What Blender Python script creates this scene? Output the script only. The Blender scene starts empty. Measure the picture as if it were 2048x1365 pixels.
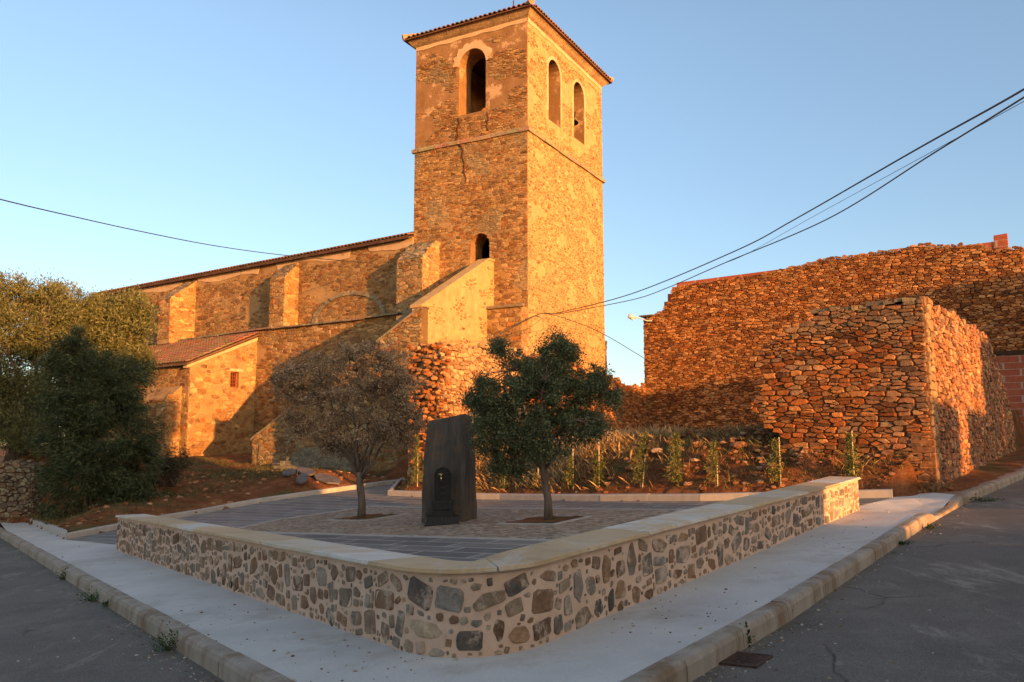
import bpy, bmesh, math, random
import numpy as np
from mathutils import Vector, geometry
R_ = math.radians
SC = bpy.context.scene
COL = SC.collection
# ------------------------------------------------------------------ camera, sky, sun, exposure
FPX, PITCH, EYE = 1680.0, math.atan(207/1680.0), 1.5
cd = bpy.data.cameras.new('camera'); cam = bpy.data.objects.new('camera', cd); COL.objects.link(cam)
cd.sensor_width = 36; cd.lens = FPX/2048*36; cd.clip_start = .05; cd.clip_end = 4000
cam.location = (0, 0, EYE); cam.rotation_euler = (math.pi/2+PITCH, 0, 0)
SC.camera = cam
SUN_AZ, SUN_EL = 143.0, 5.7            # compass azimuth of the sun, behind the camera to the right
wd = bpy.data.worlds.new('World'); SC.world = wd; wd.use_nodes = True
nt = wd.node_tree; bg = nt.nodes['Background']
sky = nt.nodes.new('ShaderNodeTexSky'); sky.sky_type = 'NISHITA'; sky.sun_disc = False
sky.sun_elevation = R_(SUN_EL); sky.sun_rotation = R_(SUN_AZ); sky.altitude = 800
sky.air_density = 1.0; sky.dust_density = .35; sky.ozone_density = 1.6
# the evening sky is a little duller near the horizon than the clear-air model makes it
tcw = nt.nodes.new('ShaderNodeTexCoord'); sxw = nt.nodes.new('ShaderNodeSeparateXYZ'); crw = nt.nodes.new('ShaderNodeValToRGB'); mxw = nt.nodes.new('ShaderNodeMix')
mxw.data_type = 'RGBA'; mxw.blend_type = 'MULTIPLY'; mxw.inputs[0].default_value = 1
crw.color_ramp.elements[0].position = 0; crw.color_ramp.elements[0].color = (.58, .62, .68, 1); crw.color_ramp.elements[1].position = .45; crw.color_ramp.elements[1].color = (1, .97, .92, 1)
nt.links.new(tcw.outputs['Generated'], sxw.inputs[0]); nt.links.new(sxw.outputs[2], crw.inputs[0]); nt.links.new(sky.outputs[0], mxw.inputs[6]); nt.links.new(crw.outputs[0], mxw.inputs[7])
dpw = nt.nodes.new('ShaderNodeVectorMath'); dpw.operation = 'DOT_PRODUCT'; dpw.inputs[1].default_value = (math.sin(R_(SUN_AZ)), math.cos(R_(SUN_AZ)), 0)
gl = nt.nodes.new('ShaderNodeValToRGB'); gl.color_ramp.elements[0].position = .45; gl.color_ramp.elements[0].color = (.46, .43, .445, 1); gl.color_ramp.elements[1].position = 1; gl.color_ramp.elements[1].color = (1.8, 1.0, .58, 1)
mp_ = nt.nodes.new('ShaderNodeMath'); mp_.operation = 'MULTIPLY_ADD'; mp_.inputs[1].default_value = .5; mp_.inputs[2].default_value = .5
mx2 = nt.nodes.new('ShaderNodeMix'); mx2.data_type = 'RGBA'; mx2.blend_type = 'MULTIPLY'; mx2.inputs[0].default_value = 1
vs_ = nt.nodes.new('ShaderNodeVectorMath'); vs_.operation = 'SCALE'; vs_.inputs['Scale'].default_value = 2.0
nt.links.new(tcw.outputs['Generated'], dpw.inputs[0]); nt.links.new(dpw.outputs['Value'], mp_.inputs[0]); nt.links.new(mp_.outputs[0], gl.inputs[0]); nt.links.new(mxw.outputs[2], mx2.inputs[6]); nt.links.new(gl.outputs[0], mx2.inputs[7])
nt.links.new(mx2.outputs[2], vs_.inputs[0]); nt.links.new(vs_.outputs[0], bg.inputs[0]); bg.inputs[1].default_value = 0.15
ld = bpy.data.lights.new('sun', 'SUN'); ld.energy = 3.6; ld.angle = R_(.5); ld.color = (1.0, .43, .115)
sun = bpy.data.objects.new('sun', ld); COL.objects.link(sun)
ce = math.cos(R_(SUN_EL))
SDIR = Vector((math.sin(R_(SUN_AZ))*ce, math.cos(R_(SUN_AZ))*ce, math.sin(R_(SUN_EL))))
sun.rotation_euler = SDIR.to_track_quat('Z', 'Y').to_euler()
SC.view_settings.view_transform = 'Standard'; SC.view_settings.look = 'None'
SC.view_settings.gamma = 1; SC.view_settings.exposure = 1.68
SC.render.resolution_x = 1024; SC.render.resolution_y = 682

# ------------------------------------------------------------------ measuring helpers
CP, SP = math.cos(PITCH), math.sin(PITCH)
def ray(u, v):
    x = (u-1024)/FPX; y = (682.5-v)/FPX
    d = np.array([x, CP-y*SP, SP+y*CP]); return d/d[1]
def A(u, v, Y):
    d = ray(u, v); return Vector((d[0]*Y, Y, EYE+d[2]*Y))
def sst(t): t = max(0., min(1., t)); return t*t*(3-2*t)
def plane(x, y): return .0666*x+.007*y
def pz(x, y):                                  # street and plaza level
    return plane(x, y)+.3*sst((y-20)/8)*sst((1-x)/3)*sst((x+9.5)/3)
def G(u, v, dz=0.):                            # where a sight line meets the street level
    d = ray(u, v); Y = 15.
    for _ in range(60):
        Yn = (pz(d[0]*Y, Y)+dz-EYE)/d[2]; Y = .5*Y+.5*max(2, min(60, Yn))
    return (d[0]*Y, Y)
def az(a): a = R_(a); return Vector((math.sin(a), math.cos(a), 0))
UP = Vector((0, 0, 1))
rnd = random.Random(7)

# ------------------------------------------------------------------ mesh helpers
class MB:
    def __init__(s): s.v = []; s.f = []; s.c = []
    def add(s, vs, fs, col=None):
        o = len(s.v); s.v += [tuple(p) for p in vs]
        for f in fs: s.f.append(tuple(i+o for i in f)); s.c.append(col or (1, 1, 1))
    def box(s, c, ax, ay, az_, col=None):      # centre and three half axes
        c = Vector(c); P = []
        for k in (-1, 1):
            for j in (-1, 1):
                for i in (-1, 1): P.append(c+ax*i+ay*j+az_*k)
        s.add(P, [(0, 2, 3, 1), (4, 5, 7, 6), (0, 1, 5, 4), (2, 6, 7, 3), (0, 4, 6, 2), (1, 3, 7, 5)], col)
    def tube(s, pts, rad, n=6, col=None, cap=True):
        pts = [Vector(p) for p in pts]; rings = []; V = []
        if not hasattr(rad, '__len__'): rad = [rad]*len(pts)
        for i, p in enumerate(pts):
            t = (pts[min(i+1, len(pts)-1)]-pts[max(i-1, 0)])
            t = t.normalized() if t.length > 1e-9 else UP
            a = t.cross(Vector((.31, .17, .93)) if abs(t.z) < .95 else Vector((1, .1, 0))).normalized(); b = t.cross(a)
            for k in range(n):
                w = 2*math.pi*k/n; V.append(p+(a*math.cos(w)+b*math.sin(w))*rad[i])
        F = [(i*n+k, i*n+(k+1) % n, (i+1)*n+(k+1) % n, (i+1)*n+k) for i in range(len(pts)-1) for k in range(n)]
        if cap: F += [tuple(range(n-1, -1, -1)), tuple((len(pts)-1)*n+k for k in range(n))]
        s.add(V, F, col)
    def prism(s, poly, ext, col=None):         # 3-D polygon extruded by a vector
        n = len(poly); P = [Vector(p) for p in poly]; Q = [p+ext for p in P]
        s.add(P+Q, [tuple(range(n)), tuple(range(2*n-1, n-1, -1))]+[(i, i+n, (i+1) % n+n, (i+1) % n) for i in range(n)], col)
    def lathe(s, prof, c, n=20, col=None, ax=UP, u=None):
        c = Vector(c); a = ax.orthogonal().normalized() if u is None else u; b = ax.cross(a); V = []
        for r, h in prof:
            for k in range(n): w = 2*math.pi*k/n; V.append(c+ax*h+(a*math.cos(w)+b*math.sin(w))*r)
        F = [(i*n+k, i*n+(k+1) % n, (i+1)*n+(k+1) % n, (i+1)*n+k) for i in range(len(prof)-1) for k in range(n)]
        s.add(V, F, col)
    def build(s, name, mat, parent=None, smooth=False):
        me = bpy.data.meshes.new(name); me.from_pydata(s.v, [], s.f); me.update()
        if any(c != (1, 1, 1) for c in s.c):
            ca = me.color_attributes.new('Col', 'FLOAT_COLOR', 'CORNER')
            arr = np.empty((len(me.loops), 4), np.float32); k = 0
            cnt = [len(f) for f in s.f]; arr[:, 3] = 1
            arr[:, :3] = np.repeat(np.array(s.c, np.float32), cnt, axis=0)
            ca.data.foreach_set('color', arr.ravel())
        o = bpy.data.objects.new(name, me); COL.objects.link(o)
        me.materials.append(mat)
        if smooth: me.polygons.foreach_set('use_smooth', [True]*len(me.polygons))
        if parent: o.parent = parent; o.matrix_parent_inverse = parent.matrix_world.inverted() if False else o.matrix_parent_inverse
        if parent and parent.type == 'EMPTY' and parent.get('_base'):
            b = Vector(parent['_base'][:]); me.transform(__import__('mathutils').Matrix.Translation(-b))
        elif parent:
            r = parent
            while r.parent: r = r.parent
            if r.get('_base'):
                me.transform(__import__('mathutils').Matrix.Translation(-Vector(r['_base'][:])))
        return o
def thing(name, label, cat, base, group=None):
    o = bpy.data.objects.new(name, None); COL.objects.link(o); o.location = base; o.empty_display_size = .3
    o['_base'] = tuple(base); o['label'] = label; o['category'] = cat
    if group: o['group'] = group
    return o
def tag(o, label, cat, group=None, kind=None):
    o['label'] = label; o['category'] = cat
    if group: o['group'] = group
    if kind: o['kind'] = kind
    return o
def struct(o): o['kind'] = 'structure'; return o

# ------------------------------------------------------------------ material helpers
def new_mat(name):
    m = bpy.data.materials.new(name); m.use_nodes = True; t = m.node_tree
    return m, t, t.nodes['Principled BSDF']
def nd(t, ty, **k):
    n = t.nodes.new(ty)
    for a, b in k.items(): setattr(n, a, b)
    return n
def noise(t, vec, scale, detail=6, rough=.6, dist=0.):
    n = nd(t, 'ShaderNodeTexNoise'); n.inputs['Scale'].default_value = scale; n.inputs['Detail'].default_value = detail
    n.inputs['Roughness'].default_value = rough; n.inputs['Distortion'].default_value = dist
    if vec is not None: t.links.new(vec, n.inputs['Vector'])
    return n.outputs['Fac']
def ramp(t, fac, stops):
    n = nd(t, 'ShaderNodeValToRGB'); e = n.color_ramp.elements
    while len(e) < len(stops): e.new(.5)
    for i, (p, c) in enumerate(stops): e[i].position = p; e[i].color = (c[0], c[1], c[2], 1) if hasattr(c, '__len__') else (c, c, c, 1)
    t.links.new(fac, n.inputs[0]); return n.outputs[0]
def mixc(t, fac, a, b, mode='MIX'):
    n = nd(t, 'ShaderNodeMix', data_type='RGBA', blend_type=mode)
    for i, x in ((0, fac), (6, a), (7, b)):
        if hasattr(x, 'is_output'): t.links.new(x, n.inputs[i])
        elif i == 0: n.inputs[0].default_value = x
        else: n.inputs[i].default_value = (x[0], x[1], x[2], 1)
    return n.outputs[2]
def math_(t, op, a, b=0.):
    n = nd(t, 'ShaderNodeMath', operation=op)
    for i, x in enumerate((a, b)):
        if hasattr(x, 'is_output'): t.links.new(x, n.inputs[i])
        else: n.inputs[i].default_value = x
    return n.outputs[0]
def obj_vec(t, scale=(1, 1, 1), rot=(0, 0, 0), which='Generated'):
    g = nd(t, 'ShaderNodeNewGeometry'); m = nd(t, 'ShaderNodeMapping'); m.inputs['Scale'].default_value = scale
    m.inputs['Rotation'].default_value = rot; t.links.new(g.outputs['Position'], m.inputs[0]); return m.outputs[0]
def bump(t, b, h, strength=.5, dist=.02, prev=None):
    n = nd(t, 'ShaderNodeBump'); n.inputs['Strength'].default_value = strength; n.inputs['Distance'].default_value = dist
    t.links.new(h, n.inputs['Height'])
    if prev: t.links.new(prev, n.inputs['Normal'])
    t.links.new(n.outputs[0], b.inputs['Normal']); return n.outputs[0]
def stone_mat(name, lichen=.0, var=.45, bs=.5, lcol=(.30, .28, .20), stain=None):
    m, t, b = new_mat(name); v = obj_vec(t)
    at = nd(t, 'ShaderNodeAttribute', attribute_name='Col')
    f = ramp(t, noise(t, v, 9, 8, .65), [(.3, 1-var), (.7, 1+var*.7)])
    c = mixc(t, 1., at.outputs['Color'], f, 'MULTIPLY')
    f2 = ramp(t, noise(t, v, 1.1, 4), [(.35, .8), (.65, 1.15)]); c = mixc(t, 1., c, f2, 'MULTIPLY')
    if stain: c = mixc(t, ramp(t, noise(t, v, 2.3, 6), [(.5, 0), (.62, .75)]), c, stain)
    if lichen > 0:
        lf = ramp(t, noise(t, v, 5.5, 9, .75), [(.60-lichen*.2, 0), (.68-lichen*.2, .85)]); c = mixc(t, lf, c, lcol)
    t.links.new(c, b.inputs['Base Color']); b.inputs['Roughness'].default_value = .92
    b.inputs['Specular IOR Level'].default_value = .2
    p = bump(t, b, noise(t, v, 14, 8, .7), bs, .03); bump(t, b, noise(t, v, 55, 4, .7), bs*.6, .008, p)
    return m
def noise_mat(name, c1, c2, scale=3, rough=.9, bs=.4, bd=.01, bscale=30, c3=None, s3=1.2, th=(.55, .65), stretch=(1, 1, 1)):
    m, t, b = new_mat(name); v = obj_vec(t, stretch)
    c = ramp(t, noise(t, v, scale, 8, .65), [(.3, c1), (.7, c2)])
    if c3: c = mixc(t, ramp(t, noise(t, v, s3, 7, .7), [(th[0], 0), (th[1], .9)]), c, c3)
    t.links.new(c, b.inputs['Base Color']); b.inputs['Roughness'].default_value = rough
    b.inputs['Specular IOR Level'].default_value = .25
    bump(t, b, noise(t, v, bscale, 6, .7), bs, bd); return m
def leaf_mat(name):
    m, t, b = new_mat(name); at = nd(t, 'ShaderNodeAttribute', attribute_name='Col')
    t.links.new(at.outputs['Color'], b.inputs['Base Color']); b.inputs['Roughness'].default_value = .6
    b.inputs['Specular IOR Level'].default_value = .25
    tr = nd(t, 'ShaderNodeBsdfTranslucent'); t.links.new(at.outputs['Color'], tr.inputs[0])
    mx = nd(t, 'ShaderNodeMixShader'); mx.inputs[0].default_value = .25
    t.links.new(b.outputs[0], mx.inputs[1]); t.links.new(tr.outputs[0], mx.inputs[2])
    t.links.new(mx.outputs[0], t.nodes['Material Output'].inputs[0]); return m

M = {}
M['dry'] = stone_mat('dry_red_stone', .02, .4, .6)
M['church'] = stone_mat('church_rubble', .12, .45, .9)
M['lichen'] = stone_mat('lichened_rubble', .5, .35, .7, (.25, .25, .17))
M['lowwall'] = stone_mat('grey_brown_rubble', .42, .5, .8, lcol=(.46, .355, .275), stain=(.25, .145, .08))
M['mortar_ch'] = noise_mat('ochre_mortar', (.27, .165, .07), (.42, .275, .13), 2.6, .95, .9, .04, 14, (.17, .085, .038), 1.3, (.5, .62))
M['plaster'] = noise_mat('worn_render', (.19, .10, .042), (.30, .175, .08), 1.8, .95, .8, .03, 16, (.44, .30, .17), .9, (.56, .60))
M['pale_plaster'] = noise_mat('pale_plaster', (.42, .28, .16), (.56, .40, .25), 3, .95, .5, .02, 16, (.34, .21, .12), 1.7, (.58, .66))
M['stair_plaster'] = noise_mat('lime_render', (.34, .215, .09), (.48, .33, .155), 3.2, .95, 1., .04, 12, (.25, .13, .05), 3.3, (.62, .68))
M['gap'] = noise_mat('dark_earth_joint', (.045, .017, .007), (.14, .055, .022), 6, 1, .5, .02, 30)
M['clay'] = noise_mat('red_clay_joint', (.11, .042, .017), (.26, .11, .045), 5, 1, .9, .03, 22, (.30, .17, .09), 2.5, (.58, .66))
M['mortar_low'] = noise_mat('pinkish_mortar', (.48, .325, .235), (.62, .45, .345), 5, .95, .5, .008, 60)
M['lead'] = noise_mat('weathered_ledge', (.13, .10, .065), (.28, .22, .14), 5, .95, .7, .02, 24)
M['brick'] = None
M['iron'] = noise_mat('rusty_iron', (.03, .02, .015), (.07, .045, .03), 20, .7)
M['tile_unused'] = noise_mat('clay_tile', (.20, .07, .04), (.34, .15, .09), 3, .85, .3, .01, 40, (.12, .08, .055), 2, (.55, .7))
M['dark'] = noise_mat('dark_timber', (.02, .014, .01), (.05, .035, .02), 6)
M['bark'] = noise_mat('grey_bark', (.06, .045, .036), (.17, .135, .11), 9, .95, .9, .015, 25, stretch=(1, 1, .3))
M['leaf'] = leaf_mat('leaf')
M['stake'] = noise_mat('pale_cane', (.45, .36, .24), (.6, .5, .36), 9)
M['kerb'] = noise_mat('kerb_concrete', (.24, .205, .165), (.36, .315, .27), 4, .9, .8, .012, 34, (.19, .125, .075), 2.6, (.48, .64), (1, 1, .35))
M['kerb_new'] = noise_mat('new_kerb_concrete', (.33, .30, .275), (.41, .38, .35), 5, .85, .3, .003, 90, (.27, .22, .17), 1.6, (.6, .75))
M['black_iron'] = noise_mat('cast_iron_paint', (.012, .013, .015), (.022, .023, .026), 12, .38, .3, .003, 70)
M['brass'], _t, _b = new_mat('brass'); _b.inputs['Base Color'].default_value = (.62, .45, .2, 1); _b.inputs['Metallic'].default_value = 1; _b.inputs['Roughness'].default_value = .25
M['cable'], _t, _b = new_mat('cable'); _b.inputs['Base Color'].default_value = (.02, .02, .02, 1); _b.inputs['Roughness'].default_value = .6
M['metal'], _t, _b = new_mat('painted_metal'); _b.inputs['Base Color'].default_value = (.55, .56, .58, 1); _b.inputs['Roughness'].default_value = .4; _b.inputs['Metallic'].default_value = .3
M['glass'], _t, _b = new_mat('lamp_glass'); _b.inputs['Base Color'].default_value = (.7, .74, .76, 1); _b.inputs['Roughness'].default_value = .15
M['wood'] = noise_mat('red_wood', (.20, .05, .02), (.32, .09, .03), 8)
M['slate_slab'] = noise_mat('slate_slab', (.07, .065, .07), (.17, .15, .15), 4, .8, .5, .01, 30)
M['rust_iron'] = noise_mat('rusty_grate', (.045, .028, .022), (.10, .06, .045), 25, .85)
# ------------------------------------------------------------------ rubble masonry: every stone a facetted lump
PAL_DRY = [(.32, .12, .036), (.25, .085, .026), (.38, .165, .055), (.17, .06, .02), (.29, .13, .05), (.20, .095, .045), (.40, .20, .08), (.12, .055, .028), (.24, .14, .075), (.30, .10, .03)]
PAL_CH = [(.30, .155, .062), (.36, .205, .085), (.25, .125, .050), (.32, .175, .075), (.20, .10, .045), (.38, .23, .11), (.29, .115, .040), (.26, .155, .075), (.34, .19, .08)]
PAL_LOW = [(.27, .23, .185), (.24, .165, .115), (.19, .165, .135), (.27, .205, .145), (.14, .12, .105), (.25, .21, .175), (.21, .125, .075), (.31, .19, .11), (.22, .205, .18), (.18, .11, .075), (.33, .25, .17), (.26, .22, .18)]
PAL_CH = [(a, b*1.06, c*1.02) for a, b, c in PAL_CH]
def clip(poly, nx, ny, d):
    out = []; n = len(poly)
    for i in range(n):
        a = poly[i]; b = poly[(i+1) % n]; da = a[0]*nx+a[1]*ny-d; db = b[0]*nx+b[1]*ny-d
        if da <= 0: out.append(a)
        if (da < 0 < db) or (db < 0 < da):
            k = da/(da-db); out.append((a[0]+(b[0]-a[0])*k, a[1]+(b[1]-a[1])*k))
    return out
def stones(mb, f, s0, s1, t0, t1, w, h, gap, relief, pal, seed=1, keep=None, lod=0, big=0., edge_out=0., rel_fn=None, tone=None, mix=.5, gv=(.6, 1.5), jag=0., boxy=0., fan=False):
    """fill s0..s1 x t0..t1 with irregular stones; f(s,t,depth) gives the 3-D point"""
    r = random.Random(seed); k = w/h; rows = []; t = t0-h
    while t < t1+h:
        hh = h*r.uniform(.65, 1.45); row = []; s = s0-w*r.uniform(.5, 1.5)
        while s < s1+w:
            ww = w*(r.uniform(.5, 1.7) if r.random() > big else r.uniform(1.8, 2.8)); y0 = (t+hh/2+r.uniform(-.34, .34)*hh)*k
            if r.random() < .28: row += [(s+ww*r.uniform(.3, .7), y0-hh*k*r.uniform(.2, .32)), (s+ww*r.uniform(.3, .7), y0+hh*k*r.uniform(.2, .32))]
            elif r.random() < .12: row += [(s+ww*.22, y0-hh*k*.1), (s+ww*.78, y0+hh*k*.2), (s+ww*.5, y0-hh*k*.35)]
            else: row.append((s+ww/2, y0))
            s += ww
        rows.append(row); t += hh
    ang = 0
    for i, row in enumerate(rows):
        near = [p for q in range(max(0, i-2), min(len(rows), i+3)) for p in rows[q]]; near.sort()
        xs = [p[0] for p in near]; import bisect
        for (x, y) in row:
            if x < s0-w*.5 or x > s1+w*.5 or y/k < t0-h*.5 or y/k > t1+h*.5: continue
            poly = [(max(s0, x-2*w), max(t0*k, y-2*w)), (min(s1, x+2*w), max(t0*k, y-2*w)), (min(s1, x+2*w), min(t1*k, y+2*w)), (max(s0, x-2*w), min(t1*k, y+2*w))]
            if poly[1][0] <= poly[0][0] or poly[2][1] <= poly[0][1]: continue
            lo = bisect.bisect(xs, x-2.6*w); hi = bisect.bisect(xs, x+2.6*w)
            for (a, b) in near[lo:hi]:
                if a == x and b == y: continue
                dx, dy = a-x, b-y; poly = clip(poly, dx, dy, (a*a+b*b-x*x-y*y)/2)
                if len(poly) < 3: break
            if len(poly) < 3: continue
            poly = [(a, b/k) for a, b in poly]
            cx = sum(p[0] for p in poly)/len(poly); cy = sum(p[1] for p in poly)/len(poly)
            if keep and not keep(cx, cy): continue
            # shrink for the joint
            P = []; gq = r.uniform(*gv)
            for a, b in poly:
                L = math.hypot(a-cx, b-cy); q = max(.25, 1-gap*gq/max(L, 1e-4)); P.append((cx+(a-cx)*q, cy+(b-cy)*q))
            if boxy:
                bx0, bx1 = min(p[0] for p in P), max(p[0] for p in P); by0, by1 = min(p[1] for p in P), max(p[1] for p in P); mx_, my_ = (bx0+bx1)/2, (by0+by1)/2
                hx, hy = (bx1-bx0)/2*boxy*r.uniform(.78, 1.02), (by1-by0)/2*boxy*r.uniform(.78, 1.02); ro = r.uniform(-.22, .22)
                Rr = [(mx_+hx*i*math.cos(ro)-hy*j*math.sin(ro)+r.uniform(-.1, .1)*hx, my_+hx*i*math.sin(ro)*h/w+hy*j*math.cos(ro)+r.uniform(-.12, .12)*hy) for i, j in ((-1, -1), (1, -1), (1, 1), (-1, 1))]
                for j in range(len(P)):
                    (a, b), (a2, b2) = P[j], P[(j+1) % len(P)]; ex, ey = a2-a, b2-b
                    if abs(ex)+abs(ey) < 1e-5: continue
                    nx0, ny0 = ey, -ex; Rr = clip(Rr, nx0, ny0, a*nx0+b*ny0)
                    if len(Rr) < 3: break
                if len(Rr) >= 3: P = Rr
            Q = []
            for j in range(len(P)):
                a, b = P[j], P[(j+1) % len(P)]
                if math.hypot(a[0]-b[0], a[1]-b[1]) < .12*h: Q.append(((a[0]+b[0])/2, (a[1]+b[1])/2)); continue
                u = r.uniform(.07, .22); Q.append((a[0]+(b[0]-a[0])*u, a[1]+(b[1]-a[1])*u)); Q.append((a[0]+(b[0]-a[0])*(1-u), a[1]+(b[1]-a[1])*(1-u)))
            P = Q
            if jag:
                Q = []
                for j in range(len(P)):
                    a, b = P[j], P[(j+1) % len(P)]; e = math.hypot(a[0]-b[0], a[1]-b[1]); Q.append(a)
                    if e > .22*h: k2 = r.uniform(-jag, jag*.6)*e; Q.append(((a[0]+b[0])/2+(b[1]-a[1])/e*k2, (a[1]+b[1])/2-(b[0]-a[0])/e*k2))
                P = Q
            n = len(P)
            if n < 3: continue
            hh = relief*r.uniform(.5, 1.6)
            if rel_fn: hh = rel_fn(cx, cy, hh)
            if hh is None: continue
            tx, ty = r.uniform(-.35, .35)*hh/w*1.5, r.uniform(-.35, .35)*hh/h*1.5
            col = r.choice(pal); g = r.uniform(.75, 1.25); base = pal[0]
            col = tuple(max(.01, (c*mix+base[j]*(1-mix))*g) if False else max(.01, c*g) for j, c in enumerate(col))
            if tone: col = tone(cx, cy, col)
            V = []
            for (a, b) in P: V.append(f(a, b, -.06))
            for (a, b) in P: V.append(f(a, b, hh*r.uniform(.35, .8)+edge_out))
            for (a, b) in P:
                q = r.uniform(.74, .93); a2, b2 = cx+(a-cx)*q, cy+(b-cy)*q
                V.append(f(a2, b2, hh+(a2-cx)*tx+(b2-cy)*ty))
            F = []
            for m_ in (0, n):
                F += [(m_+j, m_+(j+1) % n, m_+n+(j+1) % n, m_+n+j) for j in range(n)]
            if fan: V.append(f(cx, cy, hh*1.25)); F += [(2*n+j, 2*n+(j+1) % n, 3*n) for j in range(n)]
            else: F.append(tuple(range(2*n, 3*n)))
            mb.add(V, F, col)
def rubble_pack(mb, f, L, top, pal, seed):
    """stones of mixed size thrown against the wall, largest first, with mortar left between them"""
    r = random.Random(seed); bins = {}; placed = []
    def axes(o): return ((math.cos(o[4]), math.sin(o[4])), (-math.sin(o[4]), math.cos(o[4])))
    def hit(p, q):
        dx, dy = q[0]-p[0], q[1]-p[1]; g = .004
        for o in (p, q):
            for ax in axes(o):
                d = abs(dx*ax[0]+dy*ax[1]); e = 0
                for w_ in (p, q):
                    A2 = axes(w_); e += abs(ax[0]*A2[0][0]+ax[1]*A2[0][1])*w_[2]+abs(ax[0]*A2[1][0]+ax[1]*A2[1][1])*w_[3]
                if d > e*.97+g: return False
        return True
    for tries, w0, w1, h0, h1 in ((260, .20, .36, .12, .20), (6000, .13, .25, .085, .16), (26000, .08, .17, .055, .12), (30000, .045, .10, .035, .07), (9000, .025, .05, .02, .04)):
        for _ in range(tries):
            w, h = r.uniform(w0, w1), r.uniform(h0, h1)
            if r.random() < .22: w, h = h*1.05, min(w, .3)
            x = r.uniform(w/2, L-w/2); t = top(x); y = r.uniform(h*.42, max(h*.5, t-h/2)); ro = r.gauss(0, .12) if r.random() < .75 else r.uniform(-.5, .5)
            if y+h/2 > t: continue
            o = (x, y, w/2, h/2, ro); b = int(x/.4); ok = True
            for k in (b-1, b, b+1):
                for q in bins.get(k, ()):
                    if hit(o, q): ok = False; break
                if not ok: break
            if ok: bins.setdefault(b, []).append(o); placed.append(o)
    for x, y, w, h, ro in placed:
        n = r.choice([4, 4, 4, 5, 5, 6]); P = []
        if n == 4: base = [(-1, -1), (1, -1), (1, 1), (-1, 1)]
        else:
            a0 = r.uniform(0, 6.28); base = []
            for k in range(n):
                an = a0+6.283*(k+r.uniform(-.25, .25))/n; q = 1.16/max(abs(math.cos(an)), abs(math.sin(an)))**.55; base.append((max(-1, min(1, q*math.cos(an))), max(-1, min(1, q*math.sin(an)))))
        base = [(u*(1-r.uniform(0, .16)), v*(1-r.uniform(0, .2))) for u, v in base]; n = len(base)
        for j in range(n):
            (a, b), (c, d) = base[j], base[(j+1) % n]; k1 = r.uniform(.06, .17); m_ = (a+c)/2, (b+d)/2; bu = r.uniform(.95, 1.07)
            P += [(a+(c-a)*k1, b+(d-b)*k1), (m_[0]*bu, m_[1]*bu), (c+(a-c)*k1, d+(b-d)*k1)]
        P = [(x+(u*w)*math.cos(ro)-(v*h)*math.sin(ro), y+(u*w)*math.sin(ro)+(v*h)*math.cos(ro)) for u, v in P]; n = len(P)
        hh = r.uniform(.004, .016)*min(1, h/.04); g = r.uniform(.75, 1.25); c0 = r.choice(pal); col = tuple(q*g for q in c0); tx, ty = r.uniform(-.05, .05), r.uniform(-.06, .06); V = []
        for a, b in P: V.append(f(a, b, -.03))
        for a, b in P: V.append(f(a, b, hh*r.uniform(.25, .7)))
        for a, b in P: q = r.uniform(.76, .92); V.append(f(x+(a-x)*q, y+(b-y)*q, hh+(a-x)*tx+(b-y)*ty))
        V.append(f(x, y, hh*1.15)); F = []
        for m_ in (0, n): F += [(m_+j, m_+(j+1) % n, m_+n+(j+1) % n, m_+n+j) for j in range(n)]
        F += [(2*n+j, 2*n+(j+1) % n, 3*n) for j in range(n)]; mb.add(V, F, col)
def vface(P, D, N):                          # vertical wall frame: s along D, t is world z, depth along N
    P = Vector((P[0], P[1], 0))
    return lambda s, t, d: (P.x+D.x*s+N.x*d, P.y+D.y*s+N.y*d, t+N.z*d)
def slab(mb, f, outer, holes, thick, col=None):
    """wall of given thickness (outline and holes as (s,t) lists) with real reveals"""
    loops = [outer]+holes; tris = geometry.tessellate_polygon([[Vector((a, b, 0)) for a, b in L] for L in loops])
    flat = [p for L in loops for p in L]; n = len(flat)
    V = [f(a, b, 0) for a, b in flat]+[f(a, b, -thick) for a, b in flat]
    F = [tuple(t) for t in tris]+[tuple(i+n for i in reversed(t)) for t in tris]; o = 0
    for L in loops:
        m_ = len(L); F += [(o+i, o+(i+1) % m_, o+(i+1) % m_+n, o+i+n) for i in range(m_)]; o += m_
    mb.add(V, F, col)
def arch(s0, s1, z0, zs, n=10):              # arched outline: sill z0, springing zs
    c, r = (s0+s1)/2, (s1-s0)/2
    return [(s0, z0), (s1, z0)]+[(c+r*math.cos(math.pi*i/n), zs+r*math.sin(math.pi*i/n)) for i in range(n+1)]
def nz(x, y, s=0):                           # cheap smooth noise 0..1
    return .5+.25*(math.sin(x*1.7+s*3.1+1.3*math.sin(y*1.1+s))+math.sin(y*2.3-s*1.7+1.1*math.sin(x*.9+2*s)))*.9

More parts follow.
